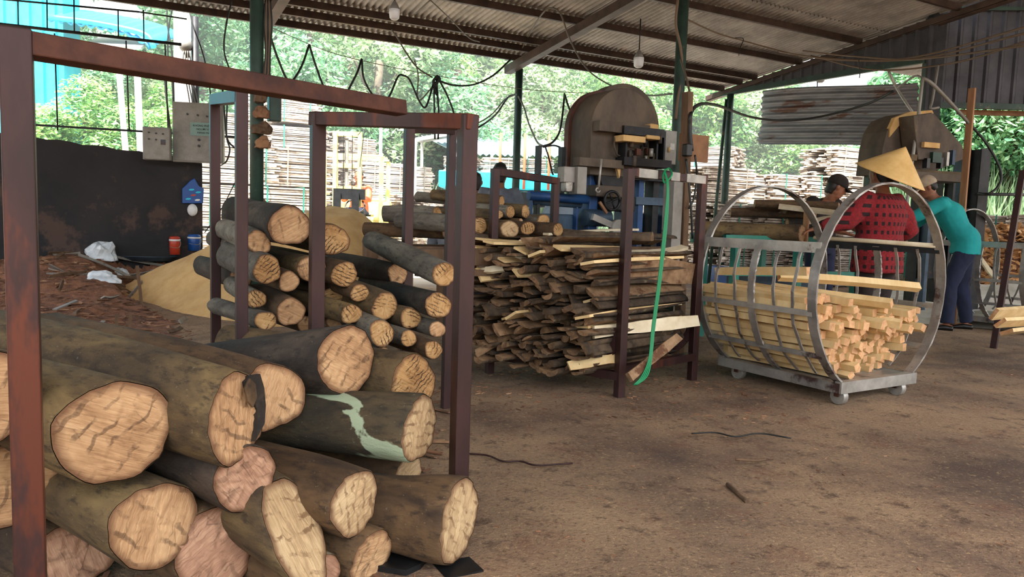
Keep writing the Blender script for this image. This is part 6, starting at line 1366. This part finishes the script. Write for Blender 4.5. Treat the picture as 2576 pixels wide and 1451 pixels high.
W([(2056,206,12.5),(2055,250,12.4),(2052,285,12.3)],12,.008,label='dark cord dangling below the lamp in front of the hanging sheet')
for k, (x0, x1, d0) in enumerate(((420,428,10.1),(440,418,10.2),(470,505,10),(585,560,9))):
    W([(x0,-5,d0),((x0+x1)/2-3,60,d0),(x1+4,130,d0),(x1+8+k*6,200,d0),(x1+10+k*8,262,d0)], 10, .010, label=('leftmost','second','third','rightmost')[k]+' black cable hanging down behind the upper beam at the left')
W([(412,180,10.2),(418,240,10.2),(428,330,10.2),(430,420,10.2)],10,.012,label='black cable falling between the two grey control boxes')
for k in range(4): W([(462+k*5,128,10.1),(460+k*7,170,10.1),(470+k*6,215,10.1),(478+k*7,262,10.05)],10,.008,'cable_grey',('first','second','third','fourth')[k]+' grey wire from the left, dropping into the big control cabinet')
W([(560,225,9.3),(566,300,9.3),(572,350,9.3),(590,372,9.3)],10,.012,label='black cable hanging inside the slim rack opening, curling to the post')
W([(572,240,9.4),(570,340,9.4),(578,375,9.4),(570,405,9.4),(556,416,9.6)],10,.010,label='black cable curling back to the bottom of the big control cabinet')
for k in range(5): W([(668+k*3,0,6.2),(664+k*5,60,6.2),(668+k*3,130,6.2),(662+k*4,200,6.2),(668,250,6.2)],6,.007,'cable_brown' if k % 2 else 'cable',('first','second','third','fourth','fifth')[k]+' from left of the wires running down the thick left post')
W([(600,440,9),(560,520,9.2),(515,585,9.4)],9,.006,label='thin dark stay wire slanting behind the slim rack posts')
W([(900,340,12.2),(915,330,12),(905,420,12)],12,.006,label='thin hose on the forklift mast')
# wrapped bundle on the left post
g0 = U(652, 330, 6.15)
for k, (py, r_) in enumerate(((250,.05),(290,.06),(330,.075),(365,.06))):
    c = U(655+k*2, py, 6.18); crumple('cable_wrap', c, (r_, r_*.8, .07), M['brown_board'] if k % 2 else M['old_wood'], ('topmost', 'second', 'third', 'lowest')[k]+' brown taped wrap of cables on the thick left post', 'cable wrap', k+20)
q = U(690, 265, 6.4); mb = MB(); mb.box(q, (.10, .10, .27), (E, N, Z)); top('junction_box', mb, M['green_steel'], 'dark green box fixed right of the thick left post', 'box', bevel=.006)
# floor wires and scraps
def fwire(pts, r_, mat, label): mb = MB(); mb.tube(smoothpath([G(x, y, .012) for x, y in pts], 5), r_, 6); top('floor_wire', mb, M[mat], label, 'wire')
fwire([(1170,1140),(1225,1145),(1265,1160),(1310,1160),(1350,1170),(1440,1165)], .004, 'truck_red' if False else 'rust', 'dark red wire lying on the floor right of the front rack post')
fwire([(1740,1090),(1800,1088),(1850,1098),(1910,1090),(1990,1102)], .004, 'cable', 'thin dark wire lying on the floor left of the barrel cart wheel')
fwire([(1850,1155),(1900,1158),(1925,1155)], .006, 'old_wood', 'short twig on the open floor at the centre right')
fwire([(1830,1218),(1850,1235),(1880,1262)], .009, 'old_wood', 'short dark stick on the floor in the lower middle right')
between('plank', G(1085, 1368, .02), G(985, 1440, .02), .10, .02, [M['dark_steel']]*3, 'grey metal strip on the floor under the squat corner log', 'strip')
